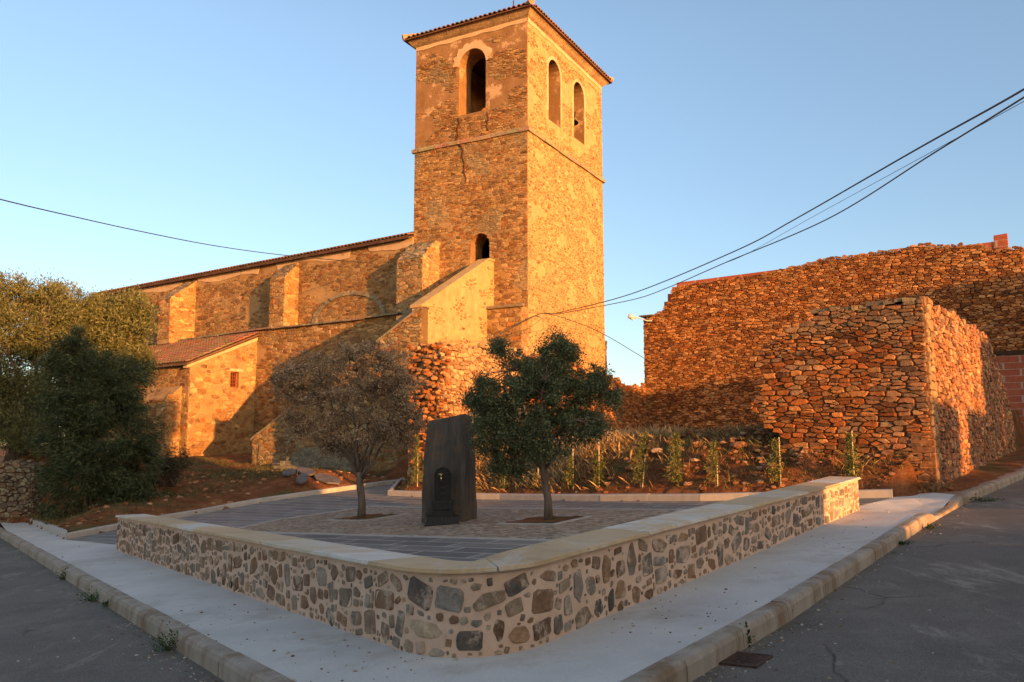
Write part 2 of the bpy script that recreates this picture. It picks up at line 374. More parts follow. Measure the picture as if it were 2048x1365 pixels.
# ================================================================== GROUND, STREET, PLAZA
KL = [(-30., 46.), (-13.36, 22.35), (-4., 9.13), (-1.64, 5.82)]             # outer kerb edge, left street
KR = [(1.13, 5.66), (2.27, 7.14), (5.94, 12.31), (7.9, 14.87), (11.4, 18.95), (20., 30.2), (40., 56.)]
CORN = [(-1.2, 5.24), (-.75, 4.82), (-.2, 4.62), (.3, 4.72), (.75, 5.16)]
KERB = KL+CORN+KR
def inside(p, poly):
    x, y = p; c = False; n = len(poly)
    for i in range(n):
        x1, y1 = poly[i]; x2, y2 = poly[(i+1) % n]
        if (y1 > y) != (y2 > y) and x < (x2-x1)*(y-y1)/(y2-y1)+x1: c = not c
    return c
def pdist(p, pl):
    best = 1e9
    for (a, b), (c, d) in zip(pl[:-1], pl[1:]):
        dx, dy = c-a, d-b; t = max(0, min(1, ((p[0]-a)*dx+(p[1]-b)*dy)/(dx*dx+dy*dy))); best = min(best, math.hypot(p[0]-a-dx*t, p[1]-b-dy*t))
    return best
LKERB = [G(60, 1047), G(132, 1080)]
LKERB2 = [G(132, 1080), G(250, 1057), G(330, 1041), G(450, 1019), G(600, 995), G(720, 978), G(770, 971), G(820, 966)]
BKERB = [(-3.75, 28.6), G(775, 992), G(870, 996), G(1000, 1000), G(1200, 1003), G(1400, 1003), G(1500, 1001), G(1650, 999), G(1785, 996)]
PLAZA = LKERB2+BKERB                           # plus the street side
VIN = [(-60, 90)]+KL+CORN+KR+[(60, 90)]        # everything behind the pavement kerb
PAVED = LKERB+LKERB2[1:]+BKERB+[(8.3, 15.7), (7.9, 14.87)]+[(5.94, 12.31), (2.27, 7.14), (1.13, 5.66)]+CORN[::-1]+[(-1.64, 5.82), (-4, 9.13), (-13.36, 22.35), (-16, 26.2)]
def ground_z(x, y):
    p = (x, y); z0 = plane(x, y)
    far = sst((math.hypot(x, y)-55)/60)
    if not inside(p, VIN): z = z0-.45
    elif inside(p, PAVED): z = pz(x, y)-.45
    else:
        dl = pdist(p, LKERB+LKERB2[1:]+[(-5, 30)])
        if x < -11.5: dl = dl*sst((y-25.9)/1.3)+.3+2.2*sst((y-25.9)/1.0)*sst((-x-12)/1.5)
        db = pdist(p, BKERB[:]); dk = pdist(p, KERB)
        lf = pz(x, y)+.06+1.75*(1-math.exp(-dl/7.5))+.12*nz(x*1.3, y*1.3, 1)*min(1, dl)
        bk = pz(x, y)+.06+1.15*sst(db/1.9)+.22*(nz(x*2.2, y*2.2, 2)-.4)*min(1, db)+.12*(nz(x*5, y*5, 5)-.5)*min(1, db)
        side = sst((x+4.3)/.5)                                # bank to the right, slope to the left
        lf += 1.0*sst((-x-11)/2.5)*sst((dl-1.6)/1.6)*sst((33-y)/6)*sst((y-25.9)/.9)
        z = lf*(1-side)+bk*side
        rt = sst((2.6-pdist(p, [(7.78, 15.68), (16.2, 27.25), (30, 46)]))/1.2) # strip beside the ruin on the street
        if (x-7.78)*.809-(y-15.68)*.588 > -.3: z = pz(x, y)+.02+.10*nz(x*2, y*2, 3)*min(1, dk)
        if dk < .5: z = min(z, z0-.06+dk*.2)
        z += .05*(nz(x*3, y*3, 4)-.5)*min(1, dl)
    return z*(1-far)+far*(-1.5)
def axis(a, b, st, far):
    L = list(np.arange(a, b+1e-6, st)); d = st; x = b
    while x < far: d *= 1.35; x += d; L.append(x)
    d = st; x = a; K = []
    while x > -far: d *= 1.35; x -= d; K.append(x)
    return K[::-1]+L
gx = axis(-24, 24, .3, 2500); gy = axis(-2, 48, .3, 2500)
gb = MB(); gb.v = [(x, y, ground_z(x, y)) for y in gy for x in gx]; nx_ = len(gx)
gb.f = [(j*nx_+i, j*nx_+i+1, (j+1)*nx_+i+1, (j+1)*nx_+i) for j in range(len(gy)-1) for i in range(nx_-1)]; gb.c = [(1, 1, 1)]*len(gb.f)
def ground_mat():
    m, t, b = new_mat('red_earth'); v = obj_vec(t)
    c = ramp(t, noise(t, v, 1.6, 9, .7), [(.3, (.10, .042, .019)), (.5, (.20, .078, .033)), (.7, (.31, .145, .07))])
    g = ramp(t, noise(t, v, 26, 5, .7), [(.3, .75), (.7, 1.25)]); c = mixc(t, 1, c, g, 'MULTIPLY')
    c = mixc(t, ramp(t, noise(t, v, .55, 6, .75), [(.52, 0), (.6, .8)]), c, (.10, .095, .035))
    t.links.new(c, b.inputs['Base Color']); b.inputs['Roughness'].default_value = 1; b.inputs['Specular IOR Level'].default_value = .1
    p = bump(t, b, noise(t, v, 5, 8, .7), .9, .12); bump(t, b, noise(t, v, 30, 5, .7), .8, .03, p); return m
M['earth'] = ground_mat()
struct(gb.build('ground', M['earth'], smooth=True))
# asphalt
def asphalt():
    m, t, b = new_mat('old_asphalt'); v = obj_vec(t)
    c = ramp(t, noise(t, v, .7, 7, .65), [(.3, (.098, .086, .074)), (.7, (.158, .14, .12))])
    c = mixc(t, 1, c, ramp(t, noise(t, v, 75, 4, .85), [(.32, .45), (.5, 1.), (.68, 1.7)]), 'MULTIPLY')
    dust = ramp(t, noise(t, v, .95, 9, .75, .5), [(.52, 0), (.72, .55)]); c = mixc(t, dust, c, (.24, .205, .17))
    w = obj_vec(t, (1.2, .35, 1), (0, 0, .7)); st = ramp(t, noise(t, w, 1.3, 9, .8, .25), [(.56, 0), (.64, .55)]); c = mixc(t, st, c, (.34, .30, .25))
    vo = nd(t, 'ShaderNodeTexVoronoi', feature='DISTANCE_TO_EDGE'); vo.inputs['Scale'].default_value = .45
    wv = nd(t, 'ShaderNodeMix', data_type='VECTOR'); n2 = nd(t, 'ShaderNodeTexNoise'); n2.inputs['Scale'].default_value = 2.2; n2.inputs['Detail'].default_value = 8
    t.links.new(v, n2.inputs['Vector']); wv.inputs[0].default_value = .22; t.links.new(v, wv.inputs[4]); t.links.new(n2.outputs['Color'], wv.inputs[5]); t.links.new(wv.outputs[1], vo.inputs['Vector'])
    cr = math_(t, 'MULTIPLY', ramp(t, vo.outputs['Distance'], [(.0, 1), (.006, 0)]), ramp(t, noise(t, v, .6, 3), [(.52, 0), (.6, 1)]))
    c = mixc(t, cr, c, (.025, .022, .02))
    t.links.new(c, b.inputs['Base Color']); b.inputs['Roughness'].default_value = .88; b.inputs['Specular IOR Level'].default_value = .3
    p = bump(t, b, noise(t, v, 3, 5), .3, .03); bump(t, b, noise(t, v, 130, 3, .8), .8, .006, p); return m
M['asphalt'] = asphalt()
def sheet(name, poly, dz, mat, zf=pz, step=None):
    """flat outline cut into a grid so that it follows the slope"""
    mb = MB(); tris = geometry.tessellate_polygon([[Vector((x, y, 0)) for x, y in poly]])
    bm = bmesh.new(); vs = [bm.verts.new((x, y, 0)) for x, y in poly]
    for t in tris:
        try: bm.faces.new([vs[i] for i in t])
        except ValueError: pass
    if step:
        xs = [p[0] for p in poly]; ys = [p[1] for p in poly]
        for a, lo, hi in ((0, min(xs), max(xs)), (1, min(ys), max(ys))):
            x = math.ceil(lo/step)*step
            while x < hi:
                no = Vector((1, 0, 0)) if a == 0 else Vector((0, 1, 0)); co = no*x
                bmesh.ops.bisect_plane(bm, geom=bm.verts[:]+bm.edges[:]+bm.faces[:], plane_co=co, plane_no=no); x += step
    for v in bm.verts: v.co.z = zf(v.co.x, v.co.y)+dz
    bmesh.ops.recalc_face_normals(bm, faces=bm.faces)
    if sum(f.normal.z for f in bm.faces) < 0: bmesh.ops.reverse_faces(bm, faces=bm.faces)
    me = bpy.data.meshes.new(name); bm.to_mesh(me); bm.free(); me.materials.append(mat)
    o = bpy.data.objects.new(name, me); COL.objects.link(o); return struct(o)
def inset(pl, d):                              # shift an open polyline to its left by d
    out = []
    for i, p in enumerate(pl):
        a = Vector(pl[max(0, i-1)]); b = Vector(pl[min(len(pl)-1, i+1)]); t = (b-a).normalized(); out.append((p[0]-t.y*d, p[1]+t.x*d))
    return out
sheet('road', [(-60, 46)]+KERB+[(60, 56), (60, -40), (-60, -40)], -.15, M['asphalt'], plane)
# pavement with its kerb; lowered for a driveway on the right
def kdrop(x, y):
    d = math.hypot(x-6.9, y-13.6); return .105*sst((1.25-d)/.55)
def kerbline(name, pl, w, h0, h1, mat, rad=.015, seg=1., drop=False, zf=pz, joint=True, part=None):
    """kerb stones along a line: outer edge pl, width w to its left"""
    pts = []
    for (a, b), (c, d) in zip(pl[:-1], pl[1:]):
        L = math.hypot(c-a, d-b); n = max(1, int(round(L/seg)))
        for i in range(n): pts.append((a+(c-a)*i/n, b+(d-b)*i/n))
    pts.append(pl[-1]); inn = inset(pts, w); mb = MB(); r = random.Random(3)
    for i in range(len(pts)-1):
        dz = r.uniform(-.004, .004); sub = 4 if drop else 1; rings = []
        g = .004 if joint else 0
        for j in range(sub+1):
            k = j/sub; L = math.hypot(pts[i+1][0]-pts[i][0], pts[i+1][1]-pts[i][1]); k = g/L+k*(1-2*g/L)
            o = (pts[i][0]+(pts[i+1][0]-pts[i][0])*k, pts[i][1]+(pts[i+1][1]-pts[i][1])*k); q = (inn[i][0]+(inn[i+1][0]-inn[i][0])*k, inn[i][1]+(inn[i+1][1]-inn[i][1])*k)
            top = h1+dz-(kdrop(*o) if drop else 0); R3 = rad
            def P(f, z): x = o[0]+(q[0]-o[0])*f/w; y = o[1]+(q[1]-o[1])*f/w; return (x, y, zf(x, y)+z)
            e = r.uniform(-.003, .003)
            rings += [P(-.012+e, h0), P(-.002+e, top-R3*1.6), P(R3*.5, top-R3*.4), P(R3*1.7, top), P(w, top+.001), P(w, h0)]
        F = [(a*6+b, a*6+b+6, a*6+b+7, a*6+b+1) for a in range(sub) for b in range(5)]+[(5, 4, 3, 2, 1, 0), tuple(sub*6+b for b in range(6))]
        mb.add(rings, F)
    bm_o = mb.build(name, mat, part); return bm_o
ko = kerbline('kerb', KERB[:-1], .14, -.3, .004, M['kerb'], .03, 1.0, True); struct(ko)
PIN = inset(KERB, .14)
def concrete():
    m, t, b = new_mat('pavement_concrete'); v = obj_vec(t)
    c = ramp(t, noise(t, v, 1.1, 8, .6), [(.3, (.42, .405, .39)), (.7, (.54, .525, .505))])
    c = mixc(t, 1, c, ramp(t, noise(t, v, 60, 4, .7), [(.3, .9), (.7, 1.08)]), 'MULTIPLY')
    c = mixc(t, ramp(t, noise(t, v, .8, 8, .75), [(.52, 0), (.66, .6)]), c, (.31, .265, .22)); c = mixc(t, ramp(t, noise(t, obj_vec(t, (1, 1, 1)), 7, 8, .8), [(.56, 0), (.7, .35)]), c, (.62, .60, .57))
    sp = nd(t, 'ShaderNodeTexVoronoi'); sp.inputs['Scale'].default_value = 2.3; t.links.new(v, sp.inputs['Vector'])
    c = mixc(t, ramp(t, sp.outputs['Distance'], [(.02, .8), (.035, 0)]), c, (.12, .10, .09))
    t.links.new(c, b.inputs['Base Color']); b.inputs['Roughness'].default_value = .85; b.inputs['Specular IOR Level'].default_value = .3
    p = bump(t, b, noise(t, v, 2.2, 5), .25, .03); bump(t, b, noise(t, v, 70, 4, .7), .35, .003, p); return m
M['concrete'] = concrete()
pav = [LKERB[1], LKERB[0], (-16, 27.6)]+PIN[1:10+3]+[(7.55, 15.2), BKERB[-1]]
# pavement outline: along the kerb, then back along wall line, with the inner edge hidden under the wall and paving
pav = [(-17.5, 29.0)]+PIN[1:4]+PIN[4:9]+PIN[9:13]+[(7.75, 15.6), (6.4, 15.9), (5.0, 14.6), (.6, 8.0), (-.2, 7.4), (-.75, 7.6), (-6.6, 16.4), (-9.0, 18.6), LKERB[0]]
def pvz(x, y): return pz(x, y)-kdrop(x, y)
sheet('pavement', pav, 0, M['concrete'], pvz, .5)
# slate floor of the plaza
def slate():
    m, t, b = new_mat('slate_paving'); v = obj_vec(t, (1, 1, 1), (0, 0, R_(38)))
    sx = nd(t, 'ShaderNodeSeparateXYZ'); t.links.new(v, sx.inputs[0]); cb = nd(t, 'ShaderNodeCombineXYZ'); t.links.new(sx.outputs[0], cb.inputs[0]); t.links.new(sx.outputs[1], cb.inputs[1])
    br = nd(t, 'ShaderNodeTexBrick'); t.links.new(cb.outputs[0], br.inputs['Vector'])
    br.inputs['Scale'].default_value = 1; br.inputs['Brick Width'].default_value = 1.15; br.inputs['Row Height'].default_value = .42
    br.inputs['Mortar Size'].default_value = .018; br.inputs['Mortar Smooth'].default_value = .1; br.offset = .37
    br.inputs['Color1'].default_value = (.105, .105, .10, 1); br.inputs['Color2'].default_value = (.18, .175, .16, 1); br.inputs['Mortar'].default_value = (.42, .38, .32, 1)
    c = mixc(t, 1, br.outputs['Color'], ramp(t, noise(t, v, 4, 8, .7), [(.3, .75), (.7, 1.25)]), 'MULTIPLY')
    c = mixc(t, ramp(t, noise(t, v, .9, 7, .7), [(.5, 0), (.7, .45)]), c, (.23, .19, .16))
    t.links.new(c, b.inputs['Base Color']); b.inputs['Roughness'].default_value = .62; b.inputs['Specular IOR Level'].default_value = .4
    p = bump(t, b, math_(t, 'SUBTRACT', 1., br.outputs['Fac']), .5, .01); bump(t, b, noise(t, v, 8, 7, .7), .5, .012, p); return m
M['slate'] = slate()
flo = [LKERB2[0], *LKERB2[1:], *BKERB, (5.45, 13.9), (.7, 7.3), (-.2, 6.7), (-.7, 7.0), (-6.9, 15.7)]
sheet('plaza_floor', flo, .004, M['slate'], pz, .5)
def cobble():
    m, t, b = new_mat('cobbles'); v = obj_vec(t, (1, 1, 0), (0, 0, R_(38)))
    vo = nd(t, 'ShaderNodeTexVoronoi', feature='DISTANCE_TO_EDGE'); vo.inputs['Scale'].default_value = 9
    vc = nd(t, 'ShaderNodeTexVoronoi'); vc.inputs['Scale'].default_value = 9
    mp = nd(t, 'ShaderNodeMapping'); mp.inputs['Scale'].default_value = (1.0, 1.5, 1); t.links.new(v, mp.inputs[0])
    for q in (vo, vc): t.links.new(mp.outputs[0], q.inputs['Vector'])
    sep = nd(t, 'ShaderNodeSeparateColor'); t.links.new(vc.outputs['Color'], sep.inputs[0])
    c = ramp(t, sep.outputs[0], [(0, (.12, .085, .06)), (.4, (.25, .165, .11)), (.7, (.33, .25, .18)), (1, (.46, .37, .27))])
    c = mixc(t, ramp(t, vo.outputs['Distance'], [(.02, 1), (.07, 0)]), c, (.33, .27, .20))
    c = mixc(t, ramp(t, noise(t, v, 1.1, 7, .7), [(.5, 0), (.66, .7)]), c, (.30, .21, .14))
    t.links.new(c, b.inputs['Base Color']); b.inputs['Roughness'].default_value = .85
    p = bump(t, b, ramp(t, vo.outputs['Distance'], [(0, 0), (.2, 1)]), .9, .02); bump(t, b, noise(t, v, 40, 4, .7), .5, .006, p); return m
M['cobble'] = cobble()
CB = [G(450, 1064), G(560, 1040), G(740, 1013), G(1365, 1021), G(1215, 1086)]
sheet('cobble_bed', CB, .008, M['cobble'], pz, .5)
stp = MB()
CBc = CB+[CB[0]]
for (a, b), (c, d) in zip(CBc[:-1], CBc[1:]):
    A_, B_ = Vector((a, b, 0)), Vector((c, d, 0)); t = (B_-A_).normalized(); n = Vector((-t.y, t.x, 0)); k = max(1, int((B_-A_).length/1.1))
    for i in range(k):
        p0 = A_.lerp(B_, i/k)+t*.006; p1 = A_.lerp(B_, (i+1)/k)-t*.006
        V = [p0-n*.07, p1-n*.07, p1+n*.07, p0+n*.07]; V = [(p.x, p.y, pz(p.x, p.y)+.016) for p in V]; stp.add(V+[(x, y, z-.03) for x, y, z in V], [(0, 1, 2, 3), (0, 4, 5, 1), (1, 5, 6, 2), (2, 6, 7, 3), (3, 7, 4, 0)])
struct(stp.build('paving_strip', M['kerb_new']))
struct(kerbline('plaza_kerb', LKERB+LKERB2[1:], .13, -.3, .135, M['kerb_new'], .02, 1.0))
struct(kerbline('bank_kerb', BKERB[::1], .13, -.3, .145, M['kerb_new'], .02, 1.0))
# sandy strip on the street side of the ruin
sheet('dirt_strip', inset(KR, .14)[3:6]+[(18.5, 30.6), (16.5, 28), (8.0, 15.9), (7.75, 15.6)], -.012, noise_mat('sandy_dirt', (.20, .13, .09), (.32, .23, .17), 2, 1, .7, .03, 20), lambda x, y: pz(x, y), 1.)
# tree pits
def pit(cx, cy, hw, label):
    a, b = az(-52), az(38); mb = MB(); c = Vector((cx, cy, 0))
    ring = lambda h, z: [(p.x, p.y, pz(p.x, p.y)+z) for p in (c+a*h*i+b*h*j for i, j in ((-1, -1), (1, -1), (1, 1), (-1, 1)))]
    V = ring(hw+.10, .024)+ring(hw, .024)+ring(hw, .0)+ring(hw+.10, -.02); F = []
    for i in range(4):
        j = (i+1) % 4; F += [(i, j, j+4, i+4), (i+4, j+4, j+8, i+8), (i, i+12, j+12, j)]
    mb.add(V, F); o = mb.build('tree_pit_border', M['kerb_new']); struct(o)
    so = MB(); n = 10; V = []
    for i in range(n+1):
        for j in range(n+1):
            p = c+a*hw*(2*i/n-1)+b*hw*(2*j/n-1); V.append((p.x, p.y, pz(p.x, p.y)+.012+.03*nz(p.x*9, p.y*9, 3)))
    so.add(V, [(i*(n+1)+j, i*(n+1)+j+1, (i+1)*(n+1)+j+1, (i+1)*(n+1)+j) for i in range(n) for j in range(n)])
    struct(so.build('pit_soil', M['earth'], smooth=True))
TG = G(1097, 1043); TB = G(722, 1038)
pit(TG[0]-.05, TG[1]+.1, .52, ''); pit(TB[0]+.1, TB[1]+.15, .52, '')
# road gully grate
gp = Vector((*G(1492, 1322, -.15), 0)); gp.z = plane(gp.x, gp.y)-.15
GS = .74; gt = thing('gully_grate', 'rusty iron drain grate sunk in the asphalt beside the kerb', 'drain grate', gp)
ga, gb_ = az(36), az(126); mb = MB(); mb2 = MB(); sl = ga*.0666*ga.x
ga3 = Vector((ga.x, ga.y, .0666*ga.x+.007*ga.y))*GS; gb3 = Vector((gb_.x, gb_.y, .0666*gb_.x+.007*gb_.y))*GS
for i in (-1, 1): mb.box(gp+ga3*.2*i+UP*.004, ga3*.015, gb3*.17, UP*.012); mb.box(gp+gb3*.17*i+UP*.003, ga3*.215, gb3*.014, UP*.011)
mb.build('grate_frame', M['rust_iron'], gt)
for i in range(8):
    pts = [gp+ga3*(-.17+i*.049+.014*math.sin(k*.9))+gb3*(-.16+.32*k/8)+UP*.006 for k in range(9)]; mb2.tube(pts, .0095, 5)
mb2.build('grate_bars', M['rust_iron'], gt)
mb = MB(); mb.box(gp-UP*.0005, ga3*.2, gb3*.165, UP*.0025); mb.build('grate_pit', M['dark'], gt)

# ================================================================== LOW PLAZA WALL
def wall_path():
    sm = []
    L = [(-7.06, 15.32), (-.95, 6.62)]; Rr = [(.62, 6.90), (5.55, 13.65)]
    arcs = [(-.80, 6.42), (-.62, 6.24), (-.42, 6.12), (-.2, 6.09), (.02, 6.15), (.22, 6.31), (.42, 6.6)]
    A3 = [L[-1]]+arcs+[Rr[0]]
    for i in range(len(A3)-1):
        p = [Vector(A3[max(0, i-1)]), Vector(A3[i]), Vector(A3[i+1]), Vector(A3[min(len(A3)-1, i+2)])]
        if i == 0: p[0] = p[1]+(Vector(L[0])-p[1]).normalized()*.3
        if i == len(A3)-2: p[3] = p[2]+(Vector(Rr[1])-p[2]).normalized()*.3
        for k in range(4):
            t = k/4; q = .5*((2*p[1])+(p[2]-p[0])*t+(2*p[0]-5*p[1]+4*p[2]-p[3])*t*t+(3*p[1]-p[0]-3*p[2]+p[3])*t*t*t); sm.append((q.x, q.y))
    return [L[0]]+sm+Rr
WP = wall_path(); cum = [0]
for a, b in zip(WP[:-1], WP[1:]): cum.append(cum[-1]+math.hypot(b[0]-a[0], b[1]-a[1]))
WL = cum[-1]
def wpt(s):
    for i in range(len(WP)-1):
        if s <= cum[i+1] or i == len(WP)-2:
            k = (s-cum[i])/(cum[i+1]-cum[i]); a, b = WP[i], WP[i+1]; break
    p = Vector((a[0]+(b[0]-a[0])*k, a[1]+(b[1]-a[1])*k, 0))
    def tn(i): a, b = WP[max(0, i)], WP[min(len(WP)-1, i+1)]; return (Vector(b)-Vector(a)).normalized()
    t0 = tn(i); 
    # smooth tangent in the bend
    if 0 < i < len(WP)-2:
        tp = (tn(i-1)+t0).normalized(); tq = (t0+tn(i+1)).normalized(); t0 = (tp*(1-k)+tq*k).normalized()
    elif i == 0 and cum[1]-s < .3: t0 = (t0*1+(tn(0)+tn(1)).normalized()*(1-(cum[1]-s)/.3)).normalized()
    elif i == len(WP)-2 and s-cum[i] < .3: t0 = (t0+(tn(i-1)+t0).normalized()*(1-(s-cum[i])/.3)).normalized()
    return p, Vector((t0.y, -t0.x, 0))          # outward normal (towards the street)
def wh(s): return .575-.09*sst((s-11)/10)
def wf(s, t, d):
    p, n = wpt(min(max(s, 0), WL)); q = p+n*d; return (q.x, q.y, pz(p.x, p.y)+t)
lw = thing('low_plaza_wall', 'low rubble wall with cream stone coping curving round the plaza corner', 'wall', (WP[20][0], WP[20][1], pz(*WP[20])))
mb = MB(); TH = .40; ss = sorted(set(list(np.arange(0, WL, .2))+cum)); V = []
for s in ss:
    V += [wf(s, -.1, 0), wf(s, wh(s), 0), wf(s, wh(s), -TH), wf(s, -.1, -TH)]
F = [(i*4+j, i*4+(j+1) % 4, i*4+4+(j+1) % 4, i*4+4+j) for i in range(len(ss)-1) for j in range(4)]+[(3, 2, 1, 0), tuple(4*(len(ss)-1)+j for j in range(4))]
mb.add(V, F)
mb.build('mortar_core', M['mortar_low'], lw)
mb = MB()
rubble_pack(mb, wf, WL, lambda q: wh(q)-.03, PAL_LOW, 11)
p0, n0 = wpt(0); D0 = Vector((-n0.y, n0.x, 0))
for s_, nn in ((0, -1), (WL, 1)):
    p, n = wpt(s_); dd = Vector((-n.y, n.x, 0))*nn; zb = pz(p.x, p.y)
    e = lambda s, t, d, p=p, n=n, dd=dd, zb=zb: tuple(p-n*s+dd*d+UP*(t+zb))
    stones(mb, e, .0, TH, .0, wh(s_)-.01, .2, .14, .016, .010, PAL_LOW, 12)
mb.build('rubble_stones', M['lowwall'], lw)
def coping():
    m, t, b = new_mat('cream_coping'); v = obj_vec(t); at = nd(t, 'ShaderNodeAttribute', attribute_name='Col')
    c = mixc(t, 1, at.outputs['Color'], ramp(t, noise(t, v, 3.2, 8, .7), [(.3, .8), (.7, 1.12)]), 'MULTIPLY')
    c = mixc(t, ramp(t, noise(t, v, 1.1, 8, .75, .8), [(.48, 0), (.6, .85)]), c, (.50, .34, .18)); c = mixc(t, ramp(t, noise(t, v, .8, 6, .7, .8), [(.56, 0), (.66, .7)]), c, (.50, .47, .43))
    c = mixc(t, ramp(t, noise(t, v, 2.4, 8, .75), [(.62, 0), (.74, .5)]), c, (.22, .155, .10))
    t.links.new(c, b.inputs['Base Color']); b.inputs['Roughness'].default_value = .75
    p = bump(t, b, noise(t, v, 12, 6), .4, .01); bump(t, b, noise(t, v, 70, 4), .3, .003, p); return m
M['coping'] = coping()
s = -.03; r = random.Random(8); i = 0
while s < WL+.02:
    L = r.uniform(1.0, 1.5); e = min(s+L, WL+.03); mb = MB(); V = []; n = max(2, int((e-s)/.12)); g = .006
    col = r.choice([(.46, .34, .20), (.54, .47, .38), (.42, .30, .17), (.56, .52, .47), (.44, .31, .17), (.50, .42, .31)]); dz = r.uniform(-.002, .002)
    for k in range(n+1):
        q = s+g+(e-s-2*g)*k/n; jo = .004*math.sin(q*7)+.003*math.sin(q*19)
        qq = min(max(q, 0), WL); ex = q-qq; p_, n_ = wpt(qq); tt = Vector((-n_.y, n_.x, 0))
        for d, z in ((.034+jo, .0), (.045+jo, .003), (.046+jo, .014), (.034+jo, .017), (.033+jo, .029), (.026+jo, .033), (-TH-.05, .034), (-TH-.055, .0)):
            P = p_+n_*d+tt*ex; V.append((P.x, P.y, pz(p_.x, p_.y)+wh(qq)+z+dz))
    F = [(a*8+b, a*8+(b+1) % 8, a*8+8+(b+1) % 8, a*8+8+b) for a in range(n) for b in range(8)]+[tuple(range(7, -1, -1)), tuple(n*8+b for b in range(8))]
    mb.add(V, F, col); mb.build('coping_slab', M['coping'], lw); s = e
dp = wf(cum[1]*.5+.15, .07, 0); 
# drain hole: short pipe end in the left length
sd = next(s for s in np.arange(0, WL, .05) if 1024+FPX*wf(s, 0, 0)[0]/wf(s, 0, 0)[1] > 478)
p_, n_ = wpt(sd); c = p_+UP*(pz(p_.x, p_.y)+.07); mb = MB(); mb.lathe([(.034, -.02), (.034, .016), (.027, .016), (.027, -.015), (0.001, -.015)], c, 12, None, n_); mb.build('drain_pipe', M['black_iron'], lw)

# ================================================================== CHURCH
T0 = Vector((.66, 34., 0)); L_ = az(-61); RR = az(29); NLx = -RR; NRx = -L_      # left face runs along L_, right face along RR
NPt = Vector((-4.43, 36.7, 0)); ND = az(-55); NO = -az(35)
ch = thing('church', 'old ochre rubble stone church with square bell tower and long buttressed nave', 'church', (-4, 38, .9))
fL = vface(T0, L_, NLx); fR = vface(T0, RR, NRx); TW, TD, ZT, ZS = 5.8, 8.05, 19.66, 14.7
opL = arch(2.06, 3.45, 15.93, 18.2); door = arch(1.84, 2.80, 9.2, 10.0, 8)
opR1 = arch(1.95, 3.2, 15.8, 18.15); opR2 = arch(4.62, 5.85, 15.85, 18.15)
mb = MB()
slab(mb, fL, [(0, 0), (TW, 0), (TW, ZT), (0, ZT)], [opL, door], 1.0)
slab(mb, fR, [(1.0, 0), (TD, 0), (TD, ZT), (1.0, ZT)], [opR1, opR2], 1.0)
fB = vface(T0+RR*TD, L_, RR); slab(mb, fB, [(1.0, 0), (TW, 0), (TW, ZT), (1.0, ZT)], [arch(2.2, 3.4, 15.9, 18.1)], 1.0)
fW = vface(T0+L_*TW, RR, L_); slab(mb, fW, [(1.0, 0), (TD-1, 0), (TD-1, ZT), (1.0, ZT)], [], 1.0)
mb.box(T0+L_*TW/2+RR*TD/2+UP*15.2, L_*(TW/2-1.002), RR*(TD/2-1.002), UP*.1)
tower = mb.build('tower_wall', M['plaster'], ch)
def in_poly(s, t, polys, grow=0):
    for P in polys:
        c0 = sum(p[0] for p in P)/len(P); c1 = sum(p[1] for p in P)/len(P)
        q = [(c0+(a-c0)*(1+grow), c1+(b-c1)*(1+grow*.5)) for a, b in P]
        if inside((s, t), q): return True
    return False
def relL(s, z, h):
    if z > ZS: return h if nz(s*1.1, z*1.3, 3)+.25*nz(s*3, z*3, 1) < .58 or z < ZS+.75 and nz(s*2, z, 1) < .6 or (abs(s-2.7) < 1.15 and z < 15.8) else None
    if nz(s*.9, z*.8, 7)+.3*nz(s*3.1, z*2.7, 2) > 1.12: return None
    return h
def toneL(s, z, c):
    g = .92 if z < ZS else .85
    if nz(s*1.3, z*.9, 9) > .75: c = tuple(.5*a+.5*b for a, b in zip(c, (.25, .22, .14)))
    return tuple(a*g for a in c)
mb = MB()
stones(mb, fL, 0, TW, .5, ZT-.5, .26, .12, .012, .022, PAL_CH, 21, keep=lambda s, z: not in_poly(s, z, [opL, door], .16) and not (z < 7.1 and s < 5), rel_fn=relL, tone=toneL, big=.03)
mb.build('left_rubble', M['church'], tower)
def relR(s, z, h):
    if z > ZS and nz(s*1.1, z*1.3, 5) > .62: return None
    if nz(s*1.3, z*1.1, 8)+.35*nz(s*3.7, z*3.3, 2) > 1.02: return None
    return h*.9
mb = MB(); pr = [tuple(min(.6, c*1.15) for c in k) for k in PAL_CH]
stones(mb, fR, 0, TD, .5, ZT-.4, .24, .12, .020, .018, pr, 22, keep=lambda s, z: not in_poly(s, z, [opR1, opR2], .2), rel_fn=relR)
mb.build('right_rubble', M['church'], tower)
# lime mortar skin on the right face (a thin proud coat with the openings cut out)
mb = MB(); slab(mb, lambda s, t, d: fR(s, t, d+.008), [(.0, .3), (TD, .3), (TD, ZT), (0, ZT)], [opR1, opR2], .02); mb.build('lime_render', M['stair_plaster'], tower)
# mortar skin on the lower part of the left face
mb = MB(); slab(mb, lambda s, t, d: fL(s, t, d+.006), [(.0, .3), (TW, .3), (TW, ZS), (0, ZS)], [door], .02); mb.build('mortar_coat', M['mortar_ch'], tower)
